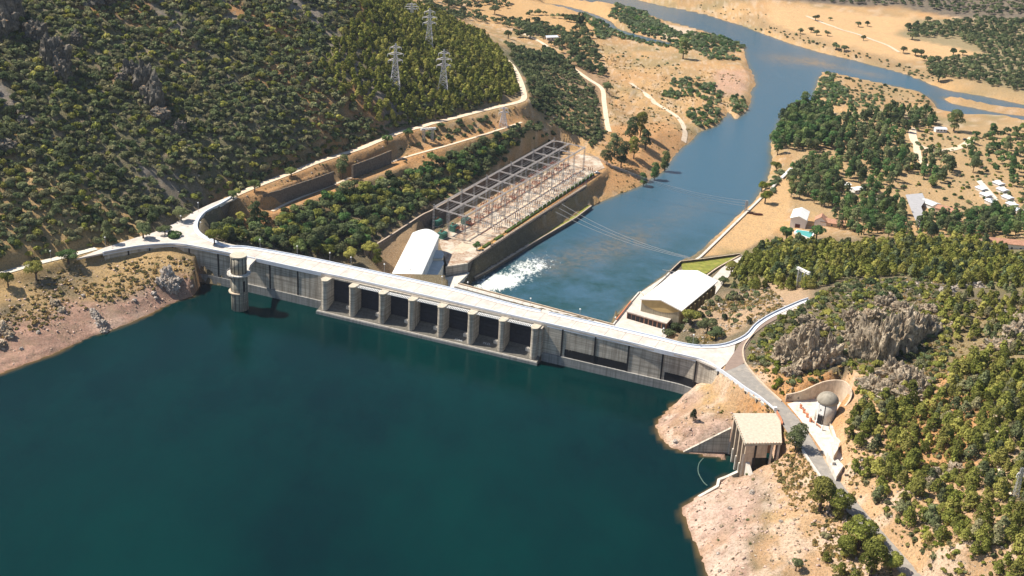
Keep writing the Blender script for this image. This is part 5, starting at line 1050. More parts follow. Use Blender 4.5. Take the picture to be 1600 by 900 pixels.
outcrop([(1470, 745, 5, (1.2, .8, .8)), (1490, 735, 4), (1455, 752, 3)], 'grey boulder outcrop amid the pines of the lower right slope'); outcrop([(1565, 490, 3, (1.4, 1, .6)), (1550, 480, 3, (1.4, 1, .6))], 'small pale rock patch on the ridge below the long white house', 'rockw'); outcrop([(1545, 703, 2.), (1523, 705, 1.3)], 'two small white boulders beside the hill path', 'rockw', sub=3)
outcrop([(262, 432, 5, (1, .8, 1.2)), (272, 440, 4.5), (252, 442, 4), (268, 452, 4.5, (1, .8, 1.2)), (258, 425, 3)], 'large pale jagged rock on the shore beside the dam end', 'rockw'); outcrop([(150, 495, 3.4, (1, .8, 1.1)), (158, 507, 3.4, (1, .9, 1.)), (145, 487, 2.2), (163, 518, 2.4)], 'split pale rock at the left shoreline', 'rockw')
outcrop([(85, 475, 3.4), (95, 485, 2.6)], 'grey rock below the single roadside tree', 'rock'); outcrop([(5, 515, 4.5), (14, 525, 3.5), (0, 540, 4)], 'dark grey rock at the left edge of the shore', 'rock'); outcrop([(240, 459, 2), (243, 466, 1.4)], 'small white boulder near the big shore rock', 'rockw', sub=3)
for px, py in [(33, 545), (300, 447), (130, 462), (210, 470), (60, 520), (1140, 795), (1122, 865), (1125, 892), (1055, 690), (1175, 770), (1220, 815)]: outcrop([(px, py, random.uniform(.9, 1.6))], 'small pale boulder lying on the drawn down reservoir shore', 'rockw', 'boulder', 'boulder', 'small boulders on the reservoir shore', 3)
for parts, lb in (([(88, 105, 13, (.8, .7, 1.5)), (78, 85, 9, (.8, .7, 1.3)), (55, 60, 10, (1, .7, 1.2)), (97, 120, 9, (.7, .7, 1.3))], 'dark cliff crag high on the left hillside'), ([(225, 140, 11, (.8, .7, 1.4)), (240, 165, 12, (.8, .7, 1.4)), (205, 120, 8, (.8, .7, 1.3)), (250, 185, 7)], 'dark fluted cliff crag in the middle of the left hillside'), ([(10, 20, 14, (.9, .7, 1.5)), (5, 50, 12, (.9, .7, 1.4))], 'dark cliff at the top left corner'), ([(280, 205, 6, (.9, .8, 1.2))], 'small dark crag right of the fluted cliff'), ([(190, 125, 5)], 'small dark crag left of the fluted cliff'), ([(140, 5, 9, (1.2, .7, 1)), (170, 0, 9)], 'dark crag at the top of the hillside'), ([(8, 232, 6), (37, 190, 4)], 'grey boulder crag low on the far left hillside'), ([(118, 65, 6, (1, .8, 1))], 'small grey crag above the left cliff')): outcrop(parts, lb, 'rockd', sub=4, dz=-.1)
# ------------------------------------------------------------ vegetation prototypes
def crown_np(kind, n, rg, leaf=1.):
    L = []
    if kind == 'shrub':
        for k in range(7): a = rg.uniform(0, 6.28); d = rg.uniform(0, .62); L.append((d*math.cos(a), d*math.sin(a), rg.uniform(.25, .62), rg.uniform(.34, .55), .8))
    elif kind == 'pine':
        for k in range(9): h = .5+1.35*k/8; a = rg.uniform(0, 6.28); d = rg.uniform(.1, .40)*(1.15-k/9); L.append((d*math.cos(a), d*math.sin(a), h, rg.uniform(.52, .70)*(1.1-.55*k/8), .85))
    elif kind == 'oak':
        for k in range(11): a = rg.uniform(0, 6.28); d = rg.uniform(.1, .68); L.append((d*math.cos(a), d*math.sin(a), rg.uniform(.75, 1.35), rg.uniform(.30, .5), .75))
    elif kind == 'tall':
        for k in range(14): h = rg.uniform(.6, 2.3); a = rg.uniform(0, 6.28); d = rg.uniform(.1, .55)*(1-abs(h-1.3)/2.2); L.append((d*math.cos(a), d*math.sin(a), h, rg.uniform(.32, .5), .95))
    elif kind == 'poplar':
        for k in range(12): h = .5+4.3*k/11; a = rg.uniform(0, 6.28); d = .2; L.append((d*math.cos(a), d*math.sin(a), h, rg.uniform(.45, .65)*(1-.45*k/11), 1.2))
    L = np.array(L); w = L[:, 3]**2; w /= w.sum(); pk = rg.choice(len(L), n*2, p=w); d = rg.normal(size=(n*2, 3)); d[:, 2] = np.where(d[:, 2] < -.25, -d[:, 2], d[:, 2]); d /= np.linalg.norm(d, axis=1)[:, None]
    c = L[pk, :3]; r = L[pk, 3]*rg.uniform(.82, 1.12, n*2); P = c+d*r[:, None]*np.stack([np.ones(n*2), np.ones(n*2), L[pk, 4]], 1)
    # drop faces deep inside other lobes
    dist = np.linalg.norm(P[:, None]-L[None, :, :3], axis=2)/L[None, :, 3]; ok = (dist.min(1) > .62); idx_ = np.where(ok)[0][:n]; P = P[idx_]; d = d[idx_]; pk = pk[idx_]; m_ = len(P)
    nrm = d+rg.normal(size=(m_, 3))*.42; nrm /= np.linalg.norm(nrm, axis=1)[:, None]; t1 = np.cross(nrm, rg.normal(size=(m_, 3))); t1 /= np.linalg.norm(t1, axis=1)[:, None]; t2 = np.cross(nrm, t1)
    area = 4*3.14*.8 if kind != 'poplar' else 16; s_ = math.sqrt(area/m_)*.62*leaf*rg.uniform(.6, 1.35, m_)[:, None]
    V = np.stack([P-t1*s_-t2*s_*.7, P+t1*s_-t2*s_*.8, P+t1*s_*.8+t2*s_, P-t1*s_*.9+t2*s_*.7], 1).reshape(-1, 3); lt = rg.uniform(0, 1, len(L)); tint = np.clip(lt[pk]*.55+rg.uniform(0, .45, m_), 0, 1); return V.astype(np.float32), tint
TR_H = {'shrub': 0, 'pine': 1.1, 'oak': .9, 'tall': 1.0, 'poplar': 1.2}; TR_R = {'pine': .07, 'oak': .09, 'tall': .07, 'poplar': .09, 'shrub': .06}
def trunk_np(kind, n=6):
    h = TR_H[kind] or .3; r = TR_R[kind]; V = []
    mb = MB(); mb.lathe((0, 0, 0), [(r*1.4, -.15), (r, .2), (r*.7, h)], n)
    if kind in ('oak', 'tall'):
        for a in (0.3, 2.2, 4.4): mb.bar((0, 0, h*.6), (.4*math.cos(a), .4*math.sin(a), h*1.1), r*.35)
    return mb
PROTO = {}
def proto(kind, mat, nvar, n, leaf=1., key=None):
    key = key or (kind, mat); PROTO[key] = []
    for k in range(nvar):
        V, ti = crown_np(kind, n, np.random.default_rng(hash(kind+mat) % 1 + k*13+len(PROTO)*101), leaf); me = bpy.data.meshes.new('crown'); fast_mesh(me, V, np.arange(len(V)).reshape(-1, 4)); a = me.attributes.new('tint', 'FLOAT', 'FACE'); a.data.foreach_set('value', ti.astype(np.float32)); me.materials.append(M[mat])
        tm = trunk_np(kind); t2 = bpy.data.meshes.new('trunk'); t2.from_pydata(tm.v, [], tm.f); t2.materials.append(M['bark']); PROTO[key].append((me, t2))
for k_, m_, nv, n in (('shrub', 'l_shrub', 5, 420), ('shrub', 'l_oak', 3, 420), ('pine', 'l_pine', 6, 620), ('oak', 'l_oak', 5, 560), ('tall', 'l_river', 5, 700), ('tall', 'l_oak', 4, 700), ('tall', 'l_pine', 3, 700), ('shrub', 'l_willow', 4, 420), ('shrub', 'l_bright', 3, 420), ('poplar', 'l_river', 2, 700), ('pine', 'l_yew', 2, 500), ('oak', 'l_river', 3, 560), ('oak', 'l_pine', 3, 560), ('oak', 'l_bright', 2, 500)): proto(k_, m_, nv, n)
CNT = {}
def plant(kind, mat, x, y, z, s, name, label, cat, group=None, sz=1., hi=False):
    pk_ = (kind, mat, 'hi') if hi else (kind, mat)
    if hi and pk_ not in PROTO: proto(kind, mat, 3, 2600 if kind != 'shrub' else 1400, 1.1, pk_)
    if pk_ not in PROTO: proto(kind, mat, 3, 500)
    me, tm = random.choice(PROTO[pk_]); o = thing(name, (x, y, z-.15), label, cat, group); o.rotation_euler = (0, 0, random.uniform(0, 6.28)); o.scale = (s, s, s*sz); CNT[cat] = CNT.get(cat, 0)+1
    c = bpy.data.objects.new('crown', me); COL.objects.link(c); c.parent = o; t_ = bpy.data.objects.new('trunk', tm); COL.objects.link(t_); t_.parent = o
    return o
SC = {}    # category -> list of (x,y,z,s,kind,mat,label,group,name)
def scatter(poly, spacing, smin, smax, kind, mat, name, cat, label, group, dens=.9, clump=0., seed=1, occ=1.5, avoid=None, streak=False, mats=None, water=True):
    P = [hit0(*p) for p in poly]; P = np.array(P); x0, y0 = P.min(0); x1, y1 = P.max(0); rg = np.random.default_rng(seed*31+5)
    X, Y = np.meshgrid(np.arange(x0, x1, spacing), np.arange(y0, y1, spacing)); X = X.ravel()+rg.uniform(-.48, .48, X.size)*spacing; Y = Y.ravel()+rg.uniform(-.48, .48, Y.size)*spacing
    k = sdist(P, X, Y) < rg.uniform(-3, 1.5, X.size); k &= rg.uniform(0, 1, X.size) < dens
    nn_ = fbm(X*.022, Y*.022, 3, seed*7)
    if clump: k &= nn_ > clump
    if streak: k &= samp(scr, X, Y)*1.0 < rg.uniform(.45, 1.4, X.size)
    k &= samp(OCC, X, Y) > occ
    X = X[k]; Y = Y[k]; Zz = hgt(X, Y)
    if water: k = (Zz > -24.6) & ((Y > 660) | (Zz > 2.5)); X = X[k]; Y = Y[k]; Zz = Zz[k]
    S = smin+(smax-smin)*rg.uniform(0, 1, X.size)**1.6*(.75+.5*fbm(X*.03, Y*.03, 3, 4)*1.3)
    for i in range(len(X)):
        m_ = mat if not mats else mats[int(rg.uniform(0, 1)*len(mats)) % len(mats)]
        SC.setdefault(cat, []).append((X[i], Y[i], Zz[i], S[i], kind, m_, label, group, name))
HILL = [(-300, -150), (460, -150), (560, -30), (560, 40), (500, 90), (520, 130), (580, 190), (600, 208), (560, 228), (500, 247), (450, 267), (400, 285), (350, 300), (320, 318), (285, 340), (255, 352), (213, 368), (165, 382), (110, 393), (0, 420), (-300, 480)]
scatter(HILL, 3.7, 1.7, 3.7, 'shrub', 'l_shrub', 'shrub', 'shrub', 'grey green evergreen shrub in the dense scrub of the left hillside', 'shrubs of the left hillside', .94, 0, 2, 1.6, streak=True, mats=['l_shrub', 'l_shrub', 'l_shrub', 'l_oak', 'l_pine'])
scatter([(-300, 100), (300, 130), (450, 200), (380, 290), (280, 335), (150, 380), (-300, 470)], 9, 2.6, 3.8, 'oak', 'l_oak', 'oak_tree', 'oak tree', 'dark round holm oak rising from the scrub of the lower left hillside', 'holm oaks in the hillside scrub', .5, .45, 3, 3)
PINEH = [(530, -20), (590, -30), (640, 5), (700, 30), (750, 55), (795, 90), (800, 105), (812, 128), (816, 150), (790, 162), (740, 174), (680, 189), (620, 205), (590, 200), (540, 160), (500, 110), (520, 70), (570, 20)]
scatter(PINEH, 4.7, 2.4, 3.6, 'pine', 'l_pine', 'pine_tree', 'pine tree', 'green plantation pine on the hillside around the tall pylons', 'plantation pines on the left hillside', .95, 0, 4, 2.2, mats=['l_pine'])
SLOPE = [(430, 330), (520, 300), (600, 275), (700, 240), (770, 222), (830, 200), (880, 205), (930, 225), (905, 232), (862, 216), (770, 266), (690, 310), (640, 340), (590, 375), (560, 395), (520, 405), (450, 395), (400, 388), (345, 380), (330, 352), (345, 340), (380, 345)]
scatter(SLOPE, 5.2, 2.8, 4.8, 'oak', 'l_oak', 'oak_tree', 'oak tree', 'round evergreen oak on the wooded slope above the switchyard', 'oaks on the slope above the switchyard', .92, .30, 5, 1.5, mats=['l_oak', 'l_oak', 'l_pine', 'l_river'])
scatter(SLOPE, 3.9, 1.4, 2.8, 'shrub', 'l_shrub', 'shrub', 'shrub', 'grey green shrub on the wooded slope above the switchyard', 'shrubs on the slope above the switchyard', .8, 0, 6, 1.)
scatter([(640, 200), (700, 195), (800, 172), (850, 160), (875, 180), (830, 192), (760, 203), (690, 222), (640, 232)], 4.4, 1.8, 3.2, 'shrub', 'l_oak', 'shrub', 'shrub', 'dark shrub on the terrace between the hillside road and its lower track', 'shrubs of the terrace below the road', .85, .3, 7, 1.5)
scatter([(380, 325), (500, 285), (620, 245), (700, 232), (520, 300), (430, 340)], 5, .8, 1.6, 'shrub', 'l_shrub', 'shrub', 'shrub', 'small shrub on the golden terrace below the stone wall', 'small shrubs of the golden terrace', .3, 0, 8, 1)
scatter([(380, 305), (500, 255), (640, 208), (640, 215), (500, 268), (390, 312)], 3.5, .5, 1.0, 'shrub', 'l_shrub', 'shrub', 'shrub', 'tiny shrub on the bank between the hillside road and the stone wall', 'tiny shrubs of the road bank', .4, 0, 9, .6)
scatter([(815, 85), (850, 75), (890, 105), (935, 150), (945, 215), (925, 235), (880, 205), (840, 180), (845, 150), (830, 120)], 4.2, 1.6, 3.1, 'shrub', 'l_shrub', 'shrub', 'shrub', 'olive shrub on the hill nose above the valley track', 'shrubs of the hill nose', .9, .3, 10, 1.5, mats=['l_shrub', 'l_oak', 'l_oak'])
scatter([(790, 70), (835, 85), (850, 140), (870, 175), (830, 175), (825, 150), (800, 100)], 5, 2.2, 3.4, 'oak', 'l_oak', 'oak_tree', 'oak tree', 'dark oak on the hill nose beside the pale road cut', 'oaks of the hill nose', .9, 0, 11, 2)
for i, (poly, sp, dn, cl, lb) in enumerate([([(620, -30), (760, -10), (830, 20), (900, 30), (930, 60), (905, 65), (860, 50), (800, 55), (740, 35), (680, 20)], 8, .7, .44, 'dark round oak in the open oakwood beyond the hill'), ([(800, 35), (860, 50), (905, 60), (935, 75), (945, 110), (915, 115), (885, 80), (850, 65), (800, 60)], 7, .9, .3, 'dark oak in the belt along the valley track'), ([(700, -60), (950, -40), (930, -5), (860, 0), (760, -10)], 9, .6, .4, 'dark oak at the far top of the valley plain'), ([(820, 95), (945, 108), (942, 125), (915, 112), (890, 85), (860, 70)], 5.5, .7, 0, 'oak between the two valley tracks')]):
    scatter(poly, sp, 2.9, 4.4, 'oak', 'l_oak', 'oak_tree', 'oak tree', lb, 'oaks of the valley plain', dn, cl, 20+i, 2)
WIL = [([(935, 45), (985, 40), (1010, 50), (1060, 68), (1070, 80), (1010, 70), (960, 58)], 5, .8), ([(960, 10), (985, 12), (1020, 28), (1060, 50), (1090, 75), (1060, 70), (1000, 50), (965, 35), (950, 22)], 4.6, .85), ([(1075, 50), (1110, 55), (1165, 70), (1165, 82), (1130, 82), (1160, 95), (1110, 95), (1085, 80), (1070, 62)], 4.8, .8), ([(1050, 125), (1075, 120), (1110, 130), (1130, 145), (1125, 165), (1105, 168), (1085, 150), (1040, 160), (1035, 150)], 5, .65), ([(1070, 172), (1100, 165), (1130, 178), (1120, 198), (1080, 198)], 5, .75), ([(1140, 150), (1165, 150), (1168, 168), (1150, 183), (1140, 172)], 4.5, .7), ([(900, 20), (930, 28), (955, 45), (930, 50), (905, 35)], 5.5, .7), ([(930, 40), (955, 50), (960, 60), (935, 62), (925, 50)], 5, .7), ([(1275, 118), (1295, 112), (1310, 130), (1330, 150), (1320, 165), (1280, 155)], 5, .75), ([(1300, 150), (1370, 150), (1400, 165), (1350, 170), (1300, 165)], 6, .6), ([(985, 295), (1020, 280), (1045, 245), (1060, 240), (1040, 262), (1015, 292), (960, 312), (930, 318)], 4.5, .7), ([(1195, 295), (1215, 268), (1225, 275), (1205, 305)], 4, .6)]
for i, (poly, sp, dn) in enumerate(WIL): scatter(poly, sp*.9, 1.9, 3.6, 'shrub', 'l_willow', 'riverside_bush', 'bush', 'grey green riverside bush among the bushes of the river bars and banks', 'riverside bushes', dn, 0, 40+i, 1.5, mats=['l_willow', 'l_willow', 'l_river'])
scatter([(940, 150), (1000, 130), (1060, 150), (1070, 200), (1000, 200), (950, 200)], 14, .8, 1.8, 'shrub', 'l_oak', 'riverside_bush', 'bush', 'small dark bush dotted on the dry river plain', 'bushes dotted on the dry plain', .35, 0, 60); scatter([(960, 60), (1060, 85), (1100, 110), (1050, 120), (980, 105), (950, 85)], 9, .8, 2., 'shrub', 'l_willow', 'riverside_bush', 'bush', 'small bush on the straw coloured plain inside the river bend', 'bushes of the straw plain', .45, .45, 61)
scatter([(1180, 45), (1210, 55), (1290, 80), (1400, 108), (1470, 130), (1470, 115), (1400, 98), (1290, 70), (1200, 40)], 7, 1.1, 2.2, 'shrub', 'l_shrub', 'riverside_bush', 'bush', 'brownish bush along the far river bank below the meadow', 'bushes of the far river bank', .9, 0, 62, mats=['l_shrub', 'l_oak'])
scatter([(1090, 0), (1200, 20), (1190, 50), (1100, 20), (1060, 5)], 9, .8, 1.6, 'shrub', 'l_shrub', 'riverside_bush', 'bush', 'scrubby bush on the far bank left of the meadow', 'bushes left of the meadow', .5, 0, 63)
scatter([(1310, 190), (1500, 205), (1700, 200), (1700, 370), (1440, 370), (1320, 310), (1250, 250)], 6.5, .8, 2.6, 'shrub', 'l_river', 'park_bush', 'bush', 'low bush among the trees of the riverside park', 'bushes of the riverside park', .5, .3, 64, 2., mats=['l_river', 'l_willow', 'l_oak', 'l_bright'])
FARS = [([(1420, 42), (1500, 30), (1720, 30), (1720, 165), (1560, 138), (1450, 118), (1440, 95), (1500, 92), (1545, 88), (1500, 62), (1430, 58), (1415, 50)], 6.8, .95, .2), ([(1060, -30), (1200, -5), (1400, 8), (1500, 22), (1720, 25), (1720, -70), (1060, -90)], 8.5, .95, 0)]
for i, (poly, sp, dn, cl) in enumerate(FARS): scatter(poly, sp, 2.2, 4., 'oak', 'l_oak', 'oak_tree', 'oak tree', 'grey green oak of the distant scrub beyond the river', 'oaks of the distant scrub', dn, cl, 70+i)
GROVE = [([(1205, 225), (1222, 190), (1245, 168), (1275, 168), (1300, 180), (1310, 205), (1300, 232), (1270, 240), (1230, 232), (1218, 252), (1205, 255)], 6.5, .95, 'l_river', 4.4, 5.8), ([(1230, 270), (1260, 255), (1310, 260), (1320, 290), (1300, 325), (1270, 325), (1262, 312), (1236, 315)], 7, .9, 'l_oak', 3.8, 5.2), ([(1310, 185), (1400, 175), (1460, 180), (1465, 205), (1420, 205), (1410, 235), (1430, 260), (1400, 290), (1370, 310), (1310, 310), (1320, 270), (1300, 240)], 8.5, .85, 'l_oak', 3.6, 5.), ([(1290, 320), (1400, 315), (1420, 350), (1415, 375), (1330, 370), (1300, 355)], 7.5, .85, 'l_river', 3.6, 5.), ([(1445, 240), (1490, 250), (1495, 285), (1440, 298), (1425, 280)], 9, .8, 'l_oak', 3.6, 4.8), ([(1490, 330), (1600, 335), (1700, 340), (1700, 372), (1560, 372), (1480, 372), (1430, 365), (1445, 345)], 6.6, .95, 'l_river', 3.2, 4.6), ([(1500, 215), (1700, 200), (1700, 340), (1600, 330), (1560, 270), (1520, 270)], 10, .6, 'l_river', 2.4, 4.4)]
for i, (poly, sp, dn, mt, s0, s1) in enumerate(GROVE): scatter(poly, sp*.92, s0*.9, s1*.95, 'tall' if s1 > 4.5 else 'oak', mt, 'grove_tree', 'tree', 'leafy tree crowded in the riverside grove and park', 'trees of the riverside grove and park', dn, 0, 80+i, 3, mats=[mt, 'l_oak', 'l_river'])
RIDGE = [(1125, 425), (1150, 405), (1200, 390), (1260, 378), (1330, 385), (1440, 375), (1530, 380), (1950, 420), (1950, 490), (1560, 455), (1450, 440), (1400, 432), (1330, 440), (1290, 450), (1250, 455), (1200, 452), (1150, 455), (1130, 445)]
scatter(RIDGE, 4.6, 1.9, 3.8, 'pine', 'l_pine', 'pine_tree', 'pine tree', 'yellow green pine in the dense stand along the ridge behind the crag', 'pines along the ridge behind the crag', .93, .27, 90, 2, mats=['l_pine', 'l_pine', 'l_pine', 'l_oak'])
scatter(RIDGE, 4.5, .8, 1.8, 'shrub', 'l_shrub', 'shrub', 'shrub', 'low shrub between the pines of the ridge', 'shrubs between the ridge pines', .5, 0, 91, 2)
RS = [([(1312, 700), (1322, 655), (1345, 630), (1380, 625), (1440, 610), (1480, 590), (1540, 560), (1950, 560), (1950, 1050), (1520, 1050), (1470, 920), (1410, 830), (1365, 775), (1322, 730)], 4.9, .88, .26, 2.2, 3.7), ([(1470, 460), (1950, 480), (1950, 560), (1560, 560), (1500, 530), (1465, 500)], 5.0, .8, .32, 1.9, 3.1)]
for i, (poly, sp, dn, cl, s0, s1) in enumerate(RS): scatter(poly, sp, s0, s1, 'pine', 'l_pine', 'pine_tree', 'pine tree', 'olive green pine on the rocky slope right of the road', 'pines on the slope right of the road', dn, cl, 92+i, 2, mats=['l_pine', 'l_pine', 'l_pine', 'l_shrub'])
scatter([(1312, 690), (1335, 635), (1380, 630), (1480, 590), (1540, 500), (1950, 480), (1950, 1050), (1500, 1000), (1420, 860), (1330, 745)], 3.6, .8, 1.8, 'shrub', 'l_shrub', 'shrub', 'shrub', 'low olive shrub between the pines of the right hand slope', 'shrubs of the right hand slope', .9, 0, 95, 1., mats=['l_shrub', 'l_pine', 'l_pine', 'l_bright'])
scatter([(1172, 560), (1175, 530), (1200, 500), (1260, 475), (1320, 440), (1460, 440), (1500, 520), (1480, 590), (1400, 650), (1340, 640), (1330, 600), (1230, 605), (1190, 575)], 3.8, 1.2, 2.8, 'shrub', 'l_shrub', 'shrub', 'shrub', 'olive shrub growing among the grey crags above the road', 'shrubs among the crags', .9, .1, 96, 1.2, mats=['l_shrub', 'l_pine', 'l_oak', 'l_pine'])
scatter([(1185, 560), (1215, 540), (1250, 560), (1260, 600), (1225, 618), (1195, 595)], 4.2, 1.5, 2.4, 'shrub', 'l_bright', 'shrub', 'shrub', 'bright yellow green bush on the bank inside the road bend', 'bright bushes inside the road bend', .85, 0, 97, .8); scatter([(1170, 540), (1200, 508), (1225, 500), (1235, 525), (1200, 560), (1175, 560)], 4., 1.3, 2.2, 'shrub', 'l_oak', 'shrub', 'shrub', 'dark green bush on the bank above the junction', 'dark bushes above the junction', .7, 0, 98, .8)
scatter([(1030, 520), (1060, 505), (1090, 480), (1120, 470), (1160, 450), (1200, 455), (1170, 490), (1120, 520), (1060, 530)], 4.2, 1.2, 3., 'shrub', 'l_oak', 'shrub', 'shrub', 'evergreen shrub on the rocky bank behind the dam crest', 'shrubs on the bank behind the dam crest', .5, .3, 99, 1.2, mats=['l_oak', 'l_shrub'])
scatter([(1130, 745), (1200, 720), (1250, 715), (1300, 790), (1400, 900), (1380, 1000), (1180, 1000), (1120, 880)], 8, .4, .9, 'shrub', 'l_shrub', 'shrub', 'shrub', 'tiny dry shrub on the bare right hand shore', 'tiny shrubs of the right hand shore', .45, 0, 100, 1); scatter([(1100, 640), (1150, 600), (1200, 625), (1150, 650), (1140, 670)], 5, .5, 1.1, 'shrub', 'l_bright', 'shrub', 'shrub', 'low shrub on the golden bank below the curved dam wall', 'low shrubs below the curved dam wall', .35, 0, 101, .5)
scatter([(20, 450), (120, 410), (240, 400), (250, 425), (150, 460), (60, 500)], 4.2, .4, .9, 'shrub', 'l_shrub', 'shrub', 'shrub', 'tiny olive shrub on the golden slope above the left shore', 'tiny shrubs above the left shore', .35, 0, 102, .5)
scatter([(1290, 780), (1330, 790), (1420, 880), (1500, 1000), (1300, 1000), (1290, 880)], 6.5, 2.2, 3.1, 'pine', 'l_pine', 'pine_tree', 'pine tree', 'bushy pine on the shore side of the right bank road', 'pines on the shore side of the road', .55, 0, 103, 2.)
scatter([(363, 303), (400, 287), (450, 268), (500, 248), (560, 229), (627, 202), (700, 183), (782, 162), (782, 140), (700, 160), (627, 178), (560, 200), (500, 222), (450, 240), (400, 262), (340, 290)], 2.7, 1.3, 3.0, 'shrub', 'l_shrub', 'shrub', 'shrub', 'grey green shrub on the steep cutting directly above the valley road', 'shrubs of the valley road cutting', .95, 0, 110, 1.3, mats=['l_shrub', 'l_oak', 'l_pine'])
scatter([(690, 318), (770, 270), (862, 214), (890, 205), (850, 195), (770, 222), (690, 280)], 3.4, 1.6, 3.2, 'shrub', 'l_oak', 'shrub', 'shrub', 'dark shrub on the steep cutting behind the switchyard gantry', 'shrubs behind the switchyard gantry', .95, 0, 111, 1.)
scatter([(930, 235), (950, 205), (905, 200), (870, 190), (880, 215), (905, 235)], 4, 1.6, 3., 'shrub', 'l_oak', 'shrub', 'shrub', 'dark shrub on the slope at the far end of the switchyard', 'shrubs at the far end of the switchyard', .85, 0, 112, 1.)
scatter([(1290, 115), (1370, 130), (1440, 148), (1455, 165), (1400, 172), (1330, 165), (1290, 150)], 6, .8, 2.4, 'shrub', 'l_oak', 'riverside_bush', 'bush', 'dark bush on the straw coloured tongue between the two river arms', 'bushes of the tongue between the river arms', .5, .3, 113, 1.)
